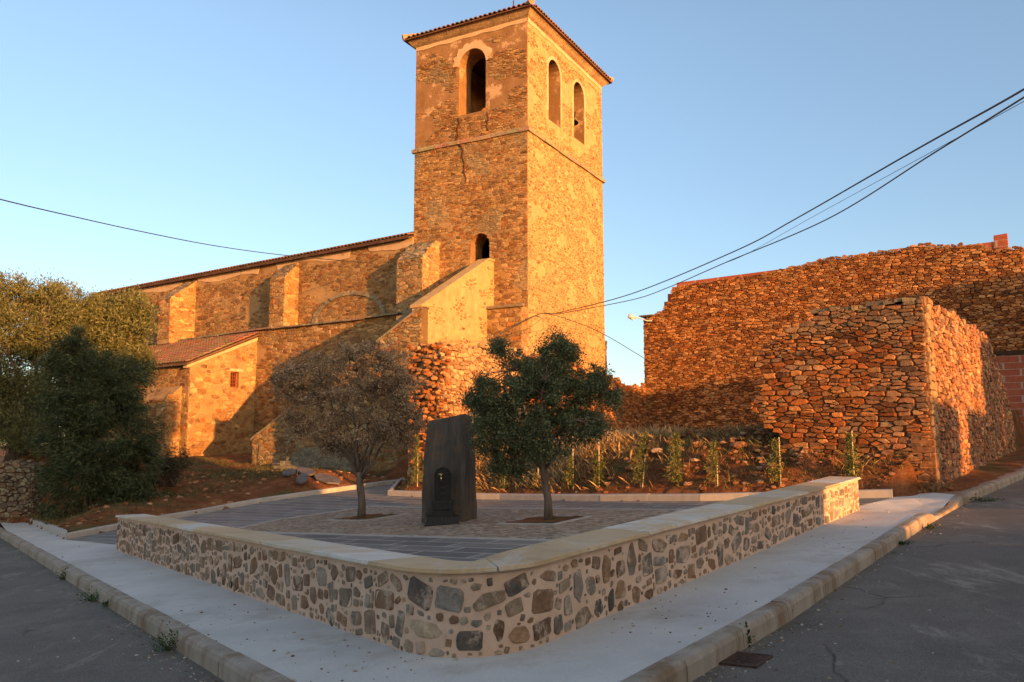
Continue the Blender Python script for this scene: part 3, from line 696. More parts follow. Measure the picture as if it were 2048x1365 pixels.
# plaster ring and jambs round the openings
def ring(name, f, op, w, proud, mat, par, zlow=None, jag=0.):
    mb = MB(); pts = op[2:]; c = ((op[0][0]+op[1][0])/2, pts[0][1]); r0 = (op[1][0]-op[0][0])/2; n = len(pts); r = random.Random(9); V = []
    N2 = 22
    for i in range(N2+1):
        a = math.pi*i/N2; w2 = w*(1+jag*r.uniform(-1, 1))
        for rr, d in ((r0+.001, 0), (r0+.001, proud), (r0+w2, proud), (r0+w2, 0)): V.append(f(c[0]+rr*math.cos(a), c[1]+rr*math.sin(a), d))
    F = [(i*4+j, i*4+(j+1) % 4, i*4+4+(j+1) % 4, i*4+4+j) for i in range(N2) for j in range(4)]+[(0, 1, 2, 3), tuple(N2*4+j for j in (3, 2, 1, 0))]
    mb.add(V, F)
    if zlow is not None:
        for sgn in (-1, 1):
            z = c[1]; 
            while z > zlow+.02:
                h = min(r.uniform(.2, .4), z-zlow); w2 = w*(1+jag*r.uniform(-1, 1.2)); x0 = c[0]+sgn*r0*1.001; x1 = c[0]+sgn*(r0+w2)
                P = [f(x0, z-h, 0), f(x0, z, 0), f(x1, z, 0), f(x1, z-h, 0)]; Q = [f(x0, z-h, proud), f(x0, z, proud), f(x1, z, proud), f(x1, z-h, proud)]
                mb.add(P+Q, [(0, 1, 2, 3), (7, 6, 5, 4), (0, 4, 5, 1), (1, 5, 6, 2), (2, 6, 7, 3), (3, 7, 4, 0)]); z -= h
    return mb.build(name, mat, par)
ring('opening_surround', fL, opL, .34, .02, M['pale_plaster'], tower, None, .25)
ring('opening_surround', fR, opR1, .16, .022, M['pale_plaster'], tower, 16.2, .3)
ring('opening_surround', fR, opR2, .16, .022, M['pale_plaster'], tower, 16.4, .3)
# crack below the big opening: dark, jagged, its shaded depth painted as thin proud dark tubes
crk = [(3.45, 15.85), (3.38, 15.55), (3.5, 15.3), (3.42, 15.0), (3.55, 14.85), (3.3, 14.55), (3.18, 14.3), (3.22, 14.0), (3.1, 13.7), (3.14, 13.3), (3.02, 13.0), (3.06, 12.7)]
mb = MB(); mb.tube([fL(a, b, .03) for a, b in crk], [.03, .045, .03, .05, .04, .055, .035, .045, .03, .035, .02, .008], 6); mb.tube([fL(a, b, .03) for a, b in ((1.98, 15.8), (1.9, 15.5), (2.0, 15.2), (1.9, 14.95))], [.02, .03, .025, .01], 5)
mb.build('wall_crack', M['gap'], tower)
# string course
def course(f, s0, s1, z, h, out, seed, lenr=(.5, 1.0), slope=.3):
    mb = MB(); r = random.Random(seed); s = s0
    while s < s1-.01:
        e = min(s1, s+r.uniform(*lenr)); o = out*r.uniform(.8, 1.1); dz = r.uniform(-.015, .015)
        V = []
        for q in (s+.006, e-.006):
            V += [f(q, z+dz, -.03), f(q, z+dz+.01, o*.85), f(q, z+dz+h*.55, o), f(q, z+dz+h*(1-slope), o*.9), f(q, z+dz+h, -.03)]
        mb.add(V, [(j, j+5, (j+1) % 5+5, (j+1) % 5) for j in range(5)]+[(0, 1, 2, 3, 4), (9, 8, 7, 6, 5)], (.30*r.uniform(.8, 1.2), .22*r.uniform(.8, 1.15), .13)); s = e
    return mb
course(fL, -.12, TW+.12, ZS-.11, .24, .13, 31).build('string_course', M['lichen'], tower)
course(fR, -.0, TD+.1, ZS-.11, .24, .13, 32).build('string_course', M['lichen'], tower)
# eaves: plaster band, moulded cornice, tiled roof
mb = MB()
for f, W_ in ((fL, TW), (fR, TD)):
    V = []; 
    for i in range(25):
        q = W_*i/24; lo = .16+.10*nz(q*3, 1, 2); V += [f(q, ZT-lo, .028), f(q, ZT, .028), f(q, ZT-lo, 0), ]
    mb.add(V, [(i*3, i*3+3, i*3+4, i*3+1) for i in range(24)]+[(i*3, i*3+2, i*3+5, i*3+3) for i in range(24)])
mb.build('plaster_band', M['pale_plaster'], tower)
mb = MB(); r = random.Random(4)
for f, W_, a, b in ((fL, TW, 0, 1), (fR, TD, 0, 1), (fB, TW, 0, 1), (fW, TD, 0, 1)):
    n = int(W_/.75); 
    for i in range(n):
        x0, x1 = W_*i/n, W_*(i+1)/n; g = .008 
        pr_ = [(.0, -.04), (.05, .0), (.13, .06), (.24, .19), (.31, .24), (.31, .32), (0, .32)]; V = []
        for x in (x0, x1):
            for d, z in pr_:
                k = 0
                if i == 0 and x == x0: k = -d
                elif i == n-1 and x == x1: k = d
                else: k = g if x == x0 else -g
                V.append(f(x+k, ZT+z+r.uniform(-.004, .004), d))
        m_ = len(pr_); c = r.uniform(.85, 1.12); mb.add(V, [(j, j+m_, (j+1) % m_+m_, (j+1) % m_) for j in range(m_)]+[tuple(range(m_)), tuple(range(2*m_-1, m_-1, -1))], (.40*c, .27*c, .145*c))
mb.build('cornice', M['church'], tower)
def tiles(mb, E0, E1, up, length, hip0=0., hip1=0., pitch=.235, rad=.105, seed=1, row=.42):
    """rows of barrel tiles running up from the eave E0-E1"""
    r = random.Random(seed); D = (E1-E0); W_ = D.length; D = D/W_; n = int(W_/pitch); Nn = D.cross(up).normalized()
    if Nn.z < 0: Nn = -Nn
    for i in range(n):
        x = (i+.5)*W_/n; L = length
        if hip0: L = min(L, x/hip0)
        if hip1: L = min(L, (W_-x)/hip1)
        if L < .15: continue
        k = max(1, int(L/row)); c = (.30*r.uniform(.7, 1.2), .13*r.uniform(.8, 1.2), .08)
        for j in range(k):
            a, b = L*j/k-.04, L*(j+1)/k+.02; jit = r.uniform(-.012, .012); V = []
            c = (.235*r.uniform(.65, 1.25), .125*r.uniform(.7, 1.25), .078*r.uniform(.7, 1.2))
            for q, rr, lift in ((a, rad, .035), (b, rad*.82, 0.)):
                for m_ in range(7):
                    w = math.pi*m_/6; V.append(E0+D*(x+jit+rr*math.cos(w))+up*q+Nn*(lift+rr*.8*math.sin(w)))
            for m_ in range(7):
                w = math.pi*m_/6; V.append(E0+D*(x+jit+(rad-.02)*math.cos(w))+up*a+Nn*(.02+(rad-.02)*.8*math.sin(w)))
            mb.add(V, [(m_, m_+1, m_+8, m_+7) for m_ in range(6)]+[(m_, m_+14, m_+15, m_+1) for m_ in range(6)], c)
        # channel under the barrel row
        V = [E0+D*(x-pitch/2)+up*-.02, E0+D*(x+pitch/2)+up*-.02, E0+D*(x+pitch/2)+up*L, E0+D*(x-pitch/2)+up*L]
        V += [v-Nn*.045 for v in V]; mb.add([v-Nn*.0 for v in V], [(0, 1, 2, 3), (4, 7, 6, 5), (0, 4, 5, 1)], (.16, .08, .05))
M['tilec'] = stone_mat('barrel_tiles', .25, .3, .4, (.20, .17, .10))
OV = .43; zE = ZT+.30; apex = T0+L_*TW/2+RR*TD/2+UP*(zE+1.15)
cc = [T0-L_*OV-RR*OV, T0+L_*(TW+OV)-RR*OV, T0+L_*(TW+OV)+RR*(TD+OV), T0-L_*OV+RR*(TD+OV)]
cc = [c+UP*zE for c in cc]; mb = MB()
rid = [T0+L_*TW/2+RR*(TD/2-1.2)+UP*(zE+1.1), T0+L_*TW/2+RR*(TD/2+1.2)+UP*(zE+1.1)]
for i, (e0, e1, ap) in enumerate(((cc[1], cc[0], rid[0]), (cc[0], cc[3], None), (cc[3], cc[2], rid[1]), (cc[2], cc[1], None))):
    mid = (e0+e1)/2; top = ap if ap is not None else (rid[0]+rid[1])/2
    upv = top-mid; Dn = (e1-e0).normalized(); upv = (upv-Dn*upv.dot(Dn)); L = upv.length; up = upv/L; W_ = (e1-e0).length
    hip = (W_/2)/L if ap is not None else ((W_-2.4)/2)/L
    tiles(mb, e0, e1, up, L, hip, hip, seed=40+i)
tr = mb.build('tower_roof', M['tilec'], ch)
mb = MB(); mb.add([c+UP*-.02 for c in cc]+[rid[0]-UP*.03, rid[1]-UP*.03]+[c-UP*.05 for c in cc], [(0, 1, 4), (1, 2, 5, 4), (2, 3, 5), (3, 0, 4, 5), (6, 7, 8, 9), (0, 6, 7, 1), (1, 7, 8, 2), (2, 8, 9, 3), (3, 9, 6, 0)], (.14, .07, .045)); mb.build('roof_deck', M['tilec'], tr)
mb = MB()
for i, c in enumerate(cc):
    rp = rid[0] if i in (0, 1) else rid[1]; d = (rp-c); n = 9
    for j in range(n):
        a = c+d*(j/n)+UP*.12; b = c+d*((j+1.12)/n)+UP*.14; mb.tube([a-d.normalized()*.03, b], [.14, .11], 10, (.42, .25, .15))
mb.tube([rid[0]+UP*.1, rid[1]+UP*.1], .13, 10, (.4, .22, .13)); mb.build('hip_tiles', M['tilec'], tr)
# weather cross
mb = MB(); a = T0+L_*TW/2+RR*TD/2+UP*(zE+1.1); mb.tube([a, a+UP*2.1], .03, 6); ax_ = az(-70)
mb.tube([a+UP*1.35-ax_*.55-UP*-.3, a+UP*1.35+ax_*.55-UP*.3], .022, 6); mb.tube([a+UP*1.35-ax_*.3-UP*.25, a+UP*1.35+ax_*.3+UP*.25], .015, 6)
mb.lathe([(.001, 1.0), (.09, 1.05), (.11, 1.13), (.09, 1.2), (.001, 1.26)], a-UP*.55, 10); mb.build('weather_cross', M['iron'], ch)
# bells
for sx, zz, rr_ in ((5.2, 17.35, .46), (2.5, 17.6, .3)):
    c = T0+RR*sx-NRx*(.9 if sx < 4 else .5)+UP*zz; mb = MB(); b_ = [(.001, 0), (.32, -.02), (.45, -.12), (.52, -.4), (.66, -.75), (.95, -1.05), (1., -1.12), (.92, -1.12), (.6, -.7)]
    mb.lathe([(q*rr_, h*rr_) for q, h in b_], c, 20); be = mb.build('bell', M['iron'], ch, True)
    mb = MB(); mb.box(c+UP*.12, RR*.62, NRx*.07, UP*.11); mb.build('bell_yoke', M['dark'], be)
# plinth of the tower with its ledge
PLD = .55; fP = vface(T0+NLx*PLD, L_, NLx); mb = MB(); slab(mb, fP, [(.0, .3), (1.62, .3), (1.62, 7.05), (.0, 7.05)], [], PLD-.012)
pl_ = mb.build('tower_plinth', M['mortar_ch'], ch); mb = MB()
stones(mb, fP, 0, 1.62, 1.5, 7.0, .33, .19, .02, .022, PAL_CH, 33)
fPs = vface(T0+NLx*PLD, -NLx, NRx); stones(mb, fPs, 0, PLD, 1.5, 7.0, .3, .2, .02, .014, pr, 34); mb.build('plinth_rubble', M['church'], pl_)
course(vface(T0+NLx*PLD, L_, NLx), -.12, 1.62, 7.02, .15, .13, 35, (.5, 1.3)).build('plinth_ledge', M['lead'], pl_)
# far side buttress of the tower
mb = MB(); stones(mb, vface(T0+RR*TD, RR, NRx), 0, .22, 3, 6.6, .2, .22, .01, .03, [(.1, .08, .06), (.16, .12, .08)], 36); mb.box(T0+RR*(TD+.12)+L_*1.0+UP*3.2, RR*.115, L_*.95, UP*3.3, (.14, .1, .06)); mb.build('rear_buttress', M['church'], ch)

# ---- nave
fN = vface(NPt, ND, NO); NLEN = 26.25; ZE = 10.72; ZL = 7.08; PROUD = .85; NLt = NPt+NO*PROUD; fNL = vface(NLt, ND, NO)
mb = MB(); slab(mb, fN, [(.02, .0), (NLEN, .0), (NLEN, ZE), (.02, ZE)], [], .9)
mb.box(NPt+ND*(NLEN-.45)-NO*4.9+UP*5.3, ND*.45, NO*4.0, UP*5.3); mb.box(NPt+ND*(NLEN/2+3)-NO*9.4+UP*5.3, ND*(NLEN/2-3), NO*.45, UP*5.3)
nave = mb.build('nave_wall', M['mortar_ch'], ch)
bays = [(-.2, 1), (7.5, 8.6), (16, 17.1)]
def relN(s, z, h):
    if z > 10.2: return None if nz(s*.8, z, 4) > .25 else h*.5
    if nz(s*.7, z*.9, 6)+.3*nz(s*2.9, z*2.5, 3) > .98: return None
    return h*.8
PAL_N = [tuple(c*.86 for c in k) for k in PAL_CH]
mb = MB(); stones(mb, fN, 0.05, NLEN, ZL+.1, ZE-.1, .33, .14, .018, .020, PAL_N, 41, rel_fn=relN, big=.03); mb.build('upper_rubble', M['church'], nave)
mb = MB(); V = []
for i in range(131):
    q = NLEN*i/130; lo = (.18+.40*max(0, nz(q*.8, 2, 6)-.2)+.05*nz(q*6, 1, 1)) if nz(q*1.1, 3, 2) > .22 else .05
    V += [fN(q, ZE-lo, .03), fN(q, ZE, .03), fN(q, ZE-lo, 0)]
mb.add(V, [(i*3, i*3+3, i*3+4, i*3+1) for i in range(130)]+[(i*3, i*3+2, i*3+5, i*3+3) for i in range(130)]); mb.build('eave_plaster', M['pale_plaster'], nave)
# lower wall, proud, with ledge
mb = MB(); slab(mb, fNL, [(-1.4, .0), (NLEN, .0), (NLEN, ZL), (-1.4, ZL)], [], PROUD-.012); low = mb.build('lower_nave_wall', M['mortar_ch'], ch)
mb = MB(); stones(mb, fNL, -1.4, NLEN, .6, ZL-.02, .34, .16, .018, .028, PAL_CH, 42, rel_fn=lambda s, z, h: None if nz(s*.8, z*.9, 2) > .84 else h, big=.04); mb.build('lower_rubble', M['church'], low)
mb = MB(); r = random.Random(6); s = -1.4
while s < NLEN:
    e = min(NLEN, s+r.uniform(.6, 1.5)); dz = r.uniform(-.02, .02)-.04*math.sin(s*.5); o = r.uniform(.12, .22); V = []
    for q in (s+.005, e-.005): V += [fNL(q, ZL+.005+dz, o), fNL(q, ZL+.075+dz, o), fNL(q, ZL+.22, -PROUD+.04), fNL(q, ZL-.005, -.1), fNL(q, ZL-.0+dz, -.0)]
    mb.add(V, [(j, j+5, (j+1) % 5+5, (j+1) % 5) for j in range(5)]+[(0, 1, 2, 3, 4), (9, 8, 7, 6, 5)], (.22*r.uniform(.7, 1.2), .17*r.uniform(.8, 1.1), .11)); s = e
mb.build('ledge', M['lichen'], low)
# buttresses
def buttress(s0, s1, dep, zf_, zw, seed, pal=PAL_CH):
    b = MB(); f = vface(NPt, ND, NO); g = lambda s, d, z: Vector(f(s, z, d))
    bk_ = -.3 if s0 < 0 else 0; b.prism([g(s0, bk_, ZL-.2), g(s0, dep, ZL-.2), g(s0, dep, zf_), g(s0, 0, zw), g(s0, bk_, zw)], ND*(s1-s0)); o = b.build('buttress', M['mortar_ch'], ch)
    m = MB(); stones(m, vface(NPt+NO*dep, ND, NO), s0, s1, ZL+.05, zf_, .34, .2, .014, .03, pal, seed)
    top = lambda s, t, d: None
    stones(m, vface(NPt+ND*s0, NO, -ND), bk_, dep, ZL+.05, zw, .3, .19, .014, .022, [tuple(min(.6, c*1.15) for c in k) for k in pal], seed+1, keep=lambda s, z: z < zw-(zw-zf_)*s/dep-.03)
    stones(m, vface(NPt+ND*s1, NO, ND), 0, dep, ZL+.05, zw, .3, .19, .014, .022, pal, seed+2, keep=lambda s, z: z < zw-(zw-zf_)*s/dep-.03)
    sl = Vector((NO.x*dep, NO.y*dep, zf_-zw)); SL = sl.length; sl = sl/SL; nn = ND.cross(sl); nn = nn if nn.z > 0 else -nn; o0 = NPt+ND*s0+UP*zw
    stones(m, lambda s, t, d: tuple(o0+ND*s+sl*t+nn*d), 0, s1-s0, 0, SL, .4, .22, .01, .04, [(.22, .17, .10), (.30, .2, .11), (.17, .12, .08)], seed+3)
    m.build('buttress_rubble', M['lichen'] if s0 < 1 else M['church'], o); return o
buttress(-1.35, .15, .85, 9.45, 10.35, 50)
buttress(7.5, 8.6, .85, 9.65, 10.45, 54)
buttress(15.95, 17.05, 1.5, 9.35, 10.5, 58)
# blocked arch in relief above the ledge
mb = MB(); cs, r0 = 3.95, 2.15; r = random.Random(8); n = 34
for i in range(n):
    a0, a1 = math.pi*i/n, math.pi*(i+.94)/n; V = []; k = r.uniform(.9, 1.2); p = r.uniform(.04, .09)
    f2 = lambda rr, a, d: fN(cs+rr*math.cos(a), ZL+.25+.53*rr*math.sin(a), d)
    for a in (a0, a1): V += [f2(r0, a, -.02), f2(r0, a, p), f2(r0+.3*k, a, p), f2(r0+.3*k, a, -.02)]
    mb.add(V, [(0, 1, 5, 4), (1, 2, 6, 5), (2, 3, 7, 6), (0, 3, 2, 1), (4, 5, 6, 7)], (.22*k, .17*k, .11*k))
ba = mb.build('blocked_arch', M['lichen'], ch)
# nave roof
mb = MB(); e0 = NPt+ND*(-.0)+NO*.28+UP*(ZE+.02); e1 = e0+ND*(NLEN+.3); up = (-NO*math.cos(R_(19))+UP*math.sin(R_(19))); tiles(mb, e0, e1, up, 5.4, seed=61)
mb.box((e0+e1)/2+up*2.7-UP*.09, ND*(NLEN/2+.15), up*2.7, UP*.03, (.10, .05, .035))
e2 = e1-NO*10.3; e3 = e0-NO*10.3; up2 = (NO*math.cos(R_(19))+UP*math.sin(R_(19))); tiles(mb, e2-ND*0, e3, up2, 5.4, seed=62)
mb.build('nave_roof', M['tilec'], ch)
mb = MB(); s = 0
while s < NLEN: mb.box(Vector(fN(s+.12, ZE+.0, .13)), ND*.05, NO*.14, UP*.035, (1, 1, 1)); s += .5
mb.box(Vector(fN(NLEN/2, ZE+.03, .12)), ND*NLEN/2, NO*.13, UP*.015)
mb.build('eave_course', M['dark'], nave)

# ---- annex (lean-to) with grilled window
SA = 9.44; DA = 3.68; PA_ = NLt+ND*SA; fAs = vface(PA_, NO, -ND); PDc = PA_+NO*DA; fAf = vface(PDc, ND, NO); LA = 8.6
zr = lambda s: 6.87-(6.87-5.2)*s/DA
win = [(1.0, 4.22), (1.5, 4.22), (1.5, 4.98), (1.0, 4.98)]
mb = MB(); slab(mb, fAs, [(-.0, 0.2), (DA, .2), (DA, 5.1), (0, 6.75)], [win], .5); slab(mb, fAf, [(.5, .2), (LA, .2), (LA, 5.1), (.5, 5.1)], [], .5)
anx = mb.build('annex_wall', M['mortar_ch'], ch); mb = MB()
stones(mb, fAs, .02, DA, .7, 6.7, .36, .22, .03, .018, pr, 71, keep=lambda s, z: z < zr(s)-.25 and not (.85 < s < 1.65 and 4.1 < z < 5.15), rel_fn=lambda s, z, h: None if nz(s*1.6, z*1.2, 4) > .75 and z > 1.8 else h)
stones(mb, fAf, 0, LA, .7, 5.05, .36, .22, .03, .025, PAL_CH, 72)
mb.build('annex_rubble', M['church'], anx)
wn = MB(); f = fAs
for a, b, c, d in ((.98, 1.06, 4.20, 5.0), (1.44, 1.52, 4.20, 5.0), (.98, 1.52, 4.20, 4.27), (.98, 1.52, 4.93, 5.0)):
    P = [f(a, c, -.22), f(b, c, -.22), f(b, d, -.22), f(a, d, -.22)]; wn.prism(P, -ND*.05)
wo = wn.build('annex_window', M['wood'], ch); wn = MB()
for q in (1.15, 1.25, 1.35): wn.tube([f(q, 4.25, -.17), f(q, 4.95, -.17)], .014, 5)
for q in (4.42, 4.6, 4.78): wn.tube([f(1.02, q, -.17), f(1.48, q, -.17)], .014, 5)
wn.build('window_grille', M['wood'], wo); wn = MB(); wn.prism([f(1.0, 4.22, -.30), f(1.5, 4.22, -.30), f(1.5, 4.98, -.30), f(1.0, 4.98, -.30)], ND*.02); wn.build('window_pane', M['dark'], wo)
wn = MB(); wn.prism([f(.78, 5.0, .02), f(1.75, 5.0, .02), f(1.75, 5.13, .02), f(.78, 5.13, .02)], ND*.2); wn.build('window_lintel', M['pale_plaster'], wo)
mb = MB(); E0 = Vector(fAs(DA+.3, 5.2-.15+.18, .0))+(-ND*.18); E1 = E0+ND*(LA+.2); upv = Vector(fAs(0, 7.02, 0))-Vector(fAs(DA+.3, 5.23, 0)); Lq = upv.length; up = upv/Lq
tiles(mb, E0, E1, up, Lq+.05, seed=73, pitch=.22, rad=.095, row=.33); mb.box((E0+E1)/2+up*Lq/2-UP*.09, ND*(LA/2+.08), up*Lq/2, UP*.035, (.16, .09, .06))
mb.build('annex_roof', M['tilec'], ch)
mb = MB(); P0 = Vector(fAs(DA+.05, 4.96, .0)); mb.prism([fAs(-.0, 6.63, .05), fAs(DA+.2, 4.98, .05), fAs(DA+.2, 5.10, .05), fAs(-.0, 6.78, .05)], ND*.3); mb.build('rake_moulding', M['pale_plaster'], anx)
# squat buttress against the annex front
f = vface(PDc+NO*.75+ND*.55, ND, NO); mb = MB(); mb.prism([fAf(.55, .2, 0), fAf(.55, .2, .8), fAf(.55, 3.6, .7), fAf(.55, 4.2, 0)], ND*2.9); bo = mb.build('annex_buttress', M['mortar_ch'], ch); mb = MB()
stones(mb, f, 0, 2.9, .7, 3.55, .34, .2, .02, .03, PAL_CH, 74); stones(mb, vface(PDc+ND*.55, NO, -ND), 0, .75, .7, 4.1, .3, .2, .02, .02, pr, 75, keep=lambda s, z: z < 4.15-s*.7)
mb.build('buttress_rubble', M['church'], bo)

# ---- outside stair to the tower door
PA2 = T0+L_*1.62; FL2 = 5.23; W2 = 1.35; f2s = vface(PA2, -RR, NRx)              # flight two: side face runs out from the tower
PB = PA2-RR*FL2; f1 = vface(PB, L_, -RR); F1 = 8.2
mb = MB(); g = lambda s, z, d=0: Vector(f2s(s, z, d))
TOPZ = lambda s: 9.2-2.7*s/FL2
mb.prism([g(0, .4), g(FL2, .4), g(FL2, 6.5), g(.55, 9.12), g(0, 9.15)], L_*.42)
st = mb.build('stair_wall', M['stair_plaster'], ch)
mb = MB(); stones(mb, f2s, .05, FL2, 3.5, 9.1, .24, .15, .04, .012, pr, 83, keep=lambda s, z: z < TOPZ(s)-.15, rel_fn=lambda s, z, h: h if nz(s*2.1, z*1.9, 3)+.5*nz(s*5, z*5, 1) < .62 else None, jag=.12); mb.build('exposed_stones', M['church'], st)
mb = MB(); mb.prism([g(0, .4)+L_*.42, g(FL2-.42, .4)+L_*.42, g(FL2-.42, 6.0)+L_*.42, g(.5, 8.75)+L_*.42, g(0, 8.8)+L_*.42], L_*(W2-.42)); 
for k in range(13):
    s_ = .3+k*.37; mb.box(g(s_, 8.62-k*.205, 0)+L_*(.42+(W2-.42)/2), RR*.2, L_*(W2-.42)/2, UP*.12)
mb.build('stair_steps', M['lead'], st)
mb = MB()   # coping along the top of the outer wall
mb.prism([g(FL2+.06, 6.46, .05), g(.5, 9.13, .05), g(-.0, 9.16, .05), g(-.0, 9.24, .05), g(.5, 9.21, .05), g(FL2+.06, 6.56, .05)], L_*.52); mb.build('stair_coping', M['stair_plaster'], st)
h1 = lambda s: 6.45-.575*s
mb = MB(); q = lambda s, z: Vector(f1(s, z, 0)); mb.prism([q(0, .2), q(F1, .2), q(F1, h1(F1)), q(0, h1(0))], RR*.42)
mb.prism([q(.42, .2)+RR*.42, q(F1, .2)+RR*.42, q(F1, h1(F1)-.35)+RR*.42, q(.42, h1(.42)-.35)+RR*.42], RR*1.1)
sf = mb.build('front_stair_wall', M['mortar_ch'], ch); mb = MB()
stones(mb, f1, 0, F1, .6, 6.45, .32, .15, .014, .03, [tuple(c*.85 for c in k) for k in PAL_CH], 81, keep=lambda s, z: z < h1(s)-.06); mb.build('stair_rubble', M['lichen'], sf)
mb = MB(); s = 0; r = random.Random(2)
while s < F1:
    e = min(F1+.1, s+r.uniform(.5, .9)); o = .06
    mb.prism([f1(s, h1(s)-.01, o), f1(e-.01, h1(e)-.01, o), f1(e-.01, h1(e)+.07, o), f1(s, h1(s)+.07, o)], RR*.56, (.24*r.uniform(.7, 1.2), .2*r.uniform(.8, 1.1), .13)); s = e
mb.build('parapet_cap', M['lichen'], sf)
mb = MB()
for k in range(5): mb.box(Vector(f1(4.2, .62+k*.17, .75-.3*k*.6)), L_*(1.9-.15*k), RR*.2, UP*.085, (.16, .14, .11))
mb.build('entrance_steps', M['lichen'], sf)

# ================================================================== RUINED WALL BEFORE THE TOWER
P1 = Vector((-2.27, 24.8, 0)); D30 = az(30); N30 = az(120); D2s = P1+D30*5.85; BW = Vector((19.2, 32.9, 0)); BD = az(-54); BN = -az(36)
BLEN = 15.5; BE = BW+BD*BLEN
rw = thing('ruined_wall', 'broken dry stone wall with a bright sunlit face standing before the tower', 'wall', (-2.4, 26.5, 1))
def ruin(name, par, P, D, N, L, zb, top, thick, pal, seed, w=.3, h=.15, rel=.035, mat='dry', core='gap', big=.03, gap=.012, lowtone=None, jag=.12, tone=None):
    f = vface(P, D, N); n = max(2, int(L/.25)); V = []; r = random.Random(seed)
    for i in range(n+1):
        s = L*i/n; t = top(s)-.08-r.uniform(0, jag); V += [f(s, zb, -.03), f(s, t, -.03), f(s, t-.05, -thick), f(s, zb, -thick)]
    b = MB(); b.add(V, [(i*4+j, i*4+(j+1) % 4, i*4+4+(j+1) % 4, i*4+4+j) for i in range(n) for j in range(4)]+[(3, 2, 1, 0), tuple(4*n+j for j in range(4))])
    o = b.build(name, M[core], par); m = MB(); zt = max(top(L*i/20) for i in range(21))
    js = [r.uniform(-jag, jag) for _ in range(200)]
    stones(m, f, 0, L, zb+.3, zt+.3, w, h, gap, rel, pal, seed, keep=lambda s, z: z < top(s)+js[int(s/w) % 200], big=big, tone=tone, gv=(.4, 1.5), jag=.10, boxy=1.0)
    stones(m, vface(P-N*0, -N, -D), 0, thick, zb+.3, zt+.2, w, h, gap, rel, pal, seed+1, keep=lambda s, z: z < top(0)-.05)
    stones(m, vface(P+D*L, -N, D), 0, thick, zb+.3, zt+.2, w, h, gap, rel, pal, seed+2, keep=lambda s, z: z < top(L)-.05)
    # loose stones along the broken top
    s = 0
    while s < L:
        q = Vector(f(s, top(s)-.06, -r.uniform(.1, thick-.1))); a = r.uniform(.5, 1.)*w*.5; c = r.choice(pal); V = []
        for k in range(3):
            for j in range(6):
                an = j*1.047+r.uniform(-.2, .2); rr = a*(1, 1.1, .7)[k]; V.append(q+D*(rr*math.cos(an))+N*(rr*.8*math.sin(an))+UP*(h*.45*(k-1)+r.uniform(-.02, .02)))
        m.add(V, [(k*6+j, k*6+(j+1) % 6, k*6+6+(j+1) % 6, k*6+6+j) for k in range(2) for j in range(6)]+[tuple(12+j for j in range(6)), tuple(range(5, -1, -1))], c); s += a*1.7
    m.build('wall_rubble', M[mat], o); return o
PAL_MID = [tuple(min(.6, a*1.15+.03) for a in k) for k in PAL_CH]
def topm(s): return 4.42+.09*s-.55*max(0, 1-s/.7)*0
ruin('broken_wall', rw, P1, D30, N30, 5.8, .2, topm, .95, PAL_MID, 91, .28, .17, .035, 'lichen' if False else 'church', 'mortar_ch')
# torn end: stones jutting out in a ragged slope
m = MB(); r = random.Random(17)
for i in range(420):
    z = r.uniform(.5, 4.45); x = r.uniform(-.95, .55); d = r.uniform(0, .75)*max(.15, (1-abs(x+.2)))*(1.15-(z-.7)/5.5)
    q = P1-D30*d*.45+N30*x*1.0+N30*(.25*(1-z/4.5)); q.z = z; a = r.uniform(.05, .13); c = r.choice(PAL_DRY); V = []; yaw = r.uniform(0, 3)
    for k in range(3):
        for j in range(6):
            an = j*1.047+r.uniform(-.2, .2); rr = a*(.85, 1.1, .75)[k]; V.append(q+Vector((rr*math.cos(an+yaw), rr*.8*math.sin(an+yaw), a*.42*(k-1)+r.uniform(-.02, .02)+.15*rr*math.cos(an))))
    m.add(V, [(k*6+j, k*6+(j+1) % 6, k*6+6+(j+1) % 6, k*6+6+j) for k in range(2) for j in range(6)]+[tuple(12+j for j in range(6)), tuple(range(5, -1, -1))], c)
m.build('torn_end', M['dry'], rw)
SD = (BE-D2s); SL_ = SD.length; SD = SD/SL_; SN = Vector((SD.y, -SD.x, 0))
yw = thing('yard_wall', 'dry stone yard wall with grass on its top joining the tall building', 'wall', (3.4, 34.7, 1.5))
ruin('wall_core', yw, D2s, SD, SN, SL_+.3, .6, lambda s: 4.78-.5*s/SL_-.10*math.sin(s*1.3)-.05*math.sin(s*3.7), .7, PAL_DRY, 94, .26, .13)
# ================================================================== TALL STONE BUILDING
bb = thing('stone_barn', 'tall windowless dry stone barn wall topped with red hollow bricks', 'building', (10, 31, 1.5))
ZBT = [(-1.2, 9.25), (0.2, 9.3), (.25, 9.5), (2.5, 9.85), (3.1, 9.93), (3.15, 9.8), (6.7, 9.75), (7.5, 9.6), (9.0, 9.45), (11.5, 9.35), (13.8, 9.3), (14.1, 8.6), (14.6, 8.1), (15.5, 7.82)]
def btop(s):
    for (a, b), (c, d) in zip(ZBT[:-1], ZBT[1:]):
        if s <= c: return b+(d-b)*max(0, (s-a))/(c-a)
    return ZBT[-1][1]
PB0 = BW-BD*1.04; BL2 = BLEN+1.04; fBW = vface(PB0, BD, BN)
tp = lambda s: btop(s-1.04)
LZ, LS = 5.15, 3.0   # infill doorway at the right end: brick below this level
n = 60; V = []; r = random.Random(3)
ol = [(LS, .3), (BL2, .3)]+[(BL2*i/n, tp(BL2*i/n)-.1-r.uniform(0, .06)) for i in range(n, -1, -1)]+[(0, LZ), (LS, LZ)]
mb = MB(); slab(mb, lambda s, t, d: fBW(s, t, d-.03), ol, [], .6); bc = mb.build('barn_wall', M['gap'], bb)
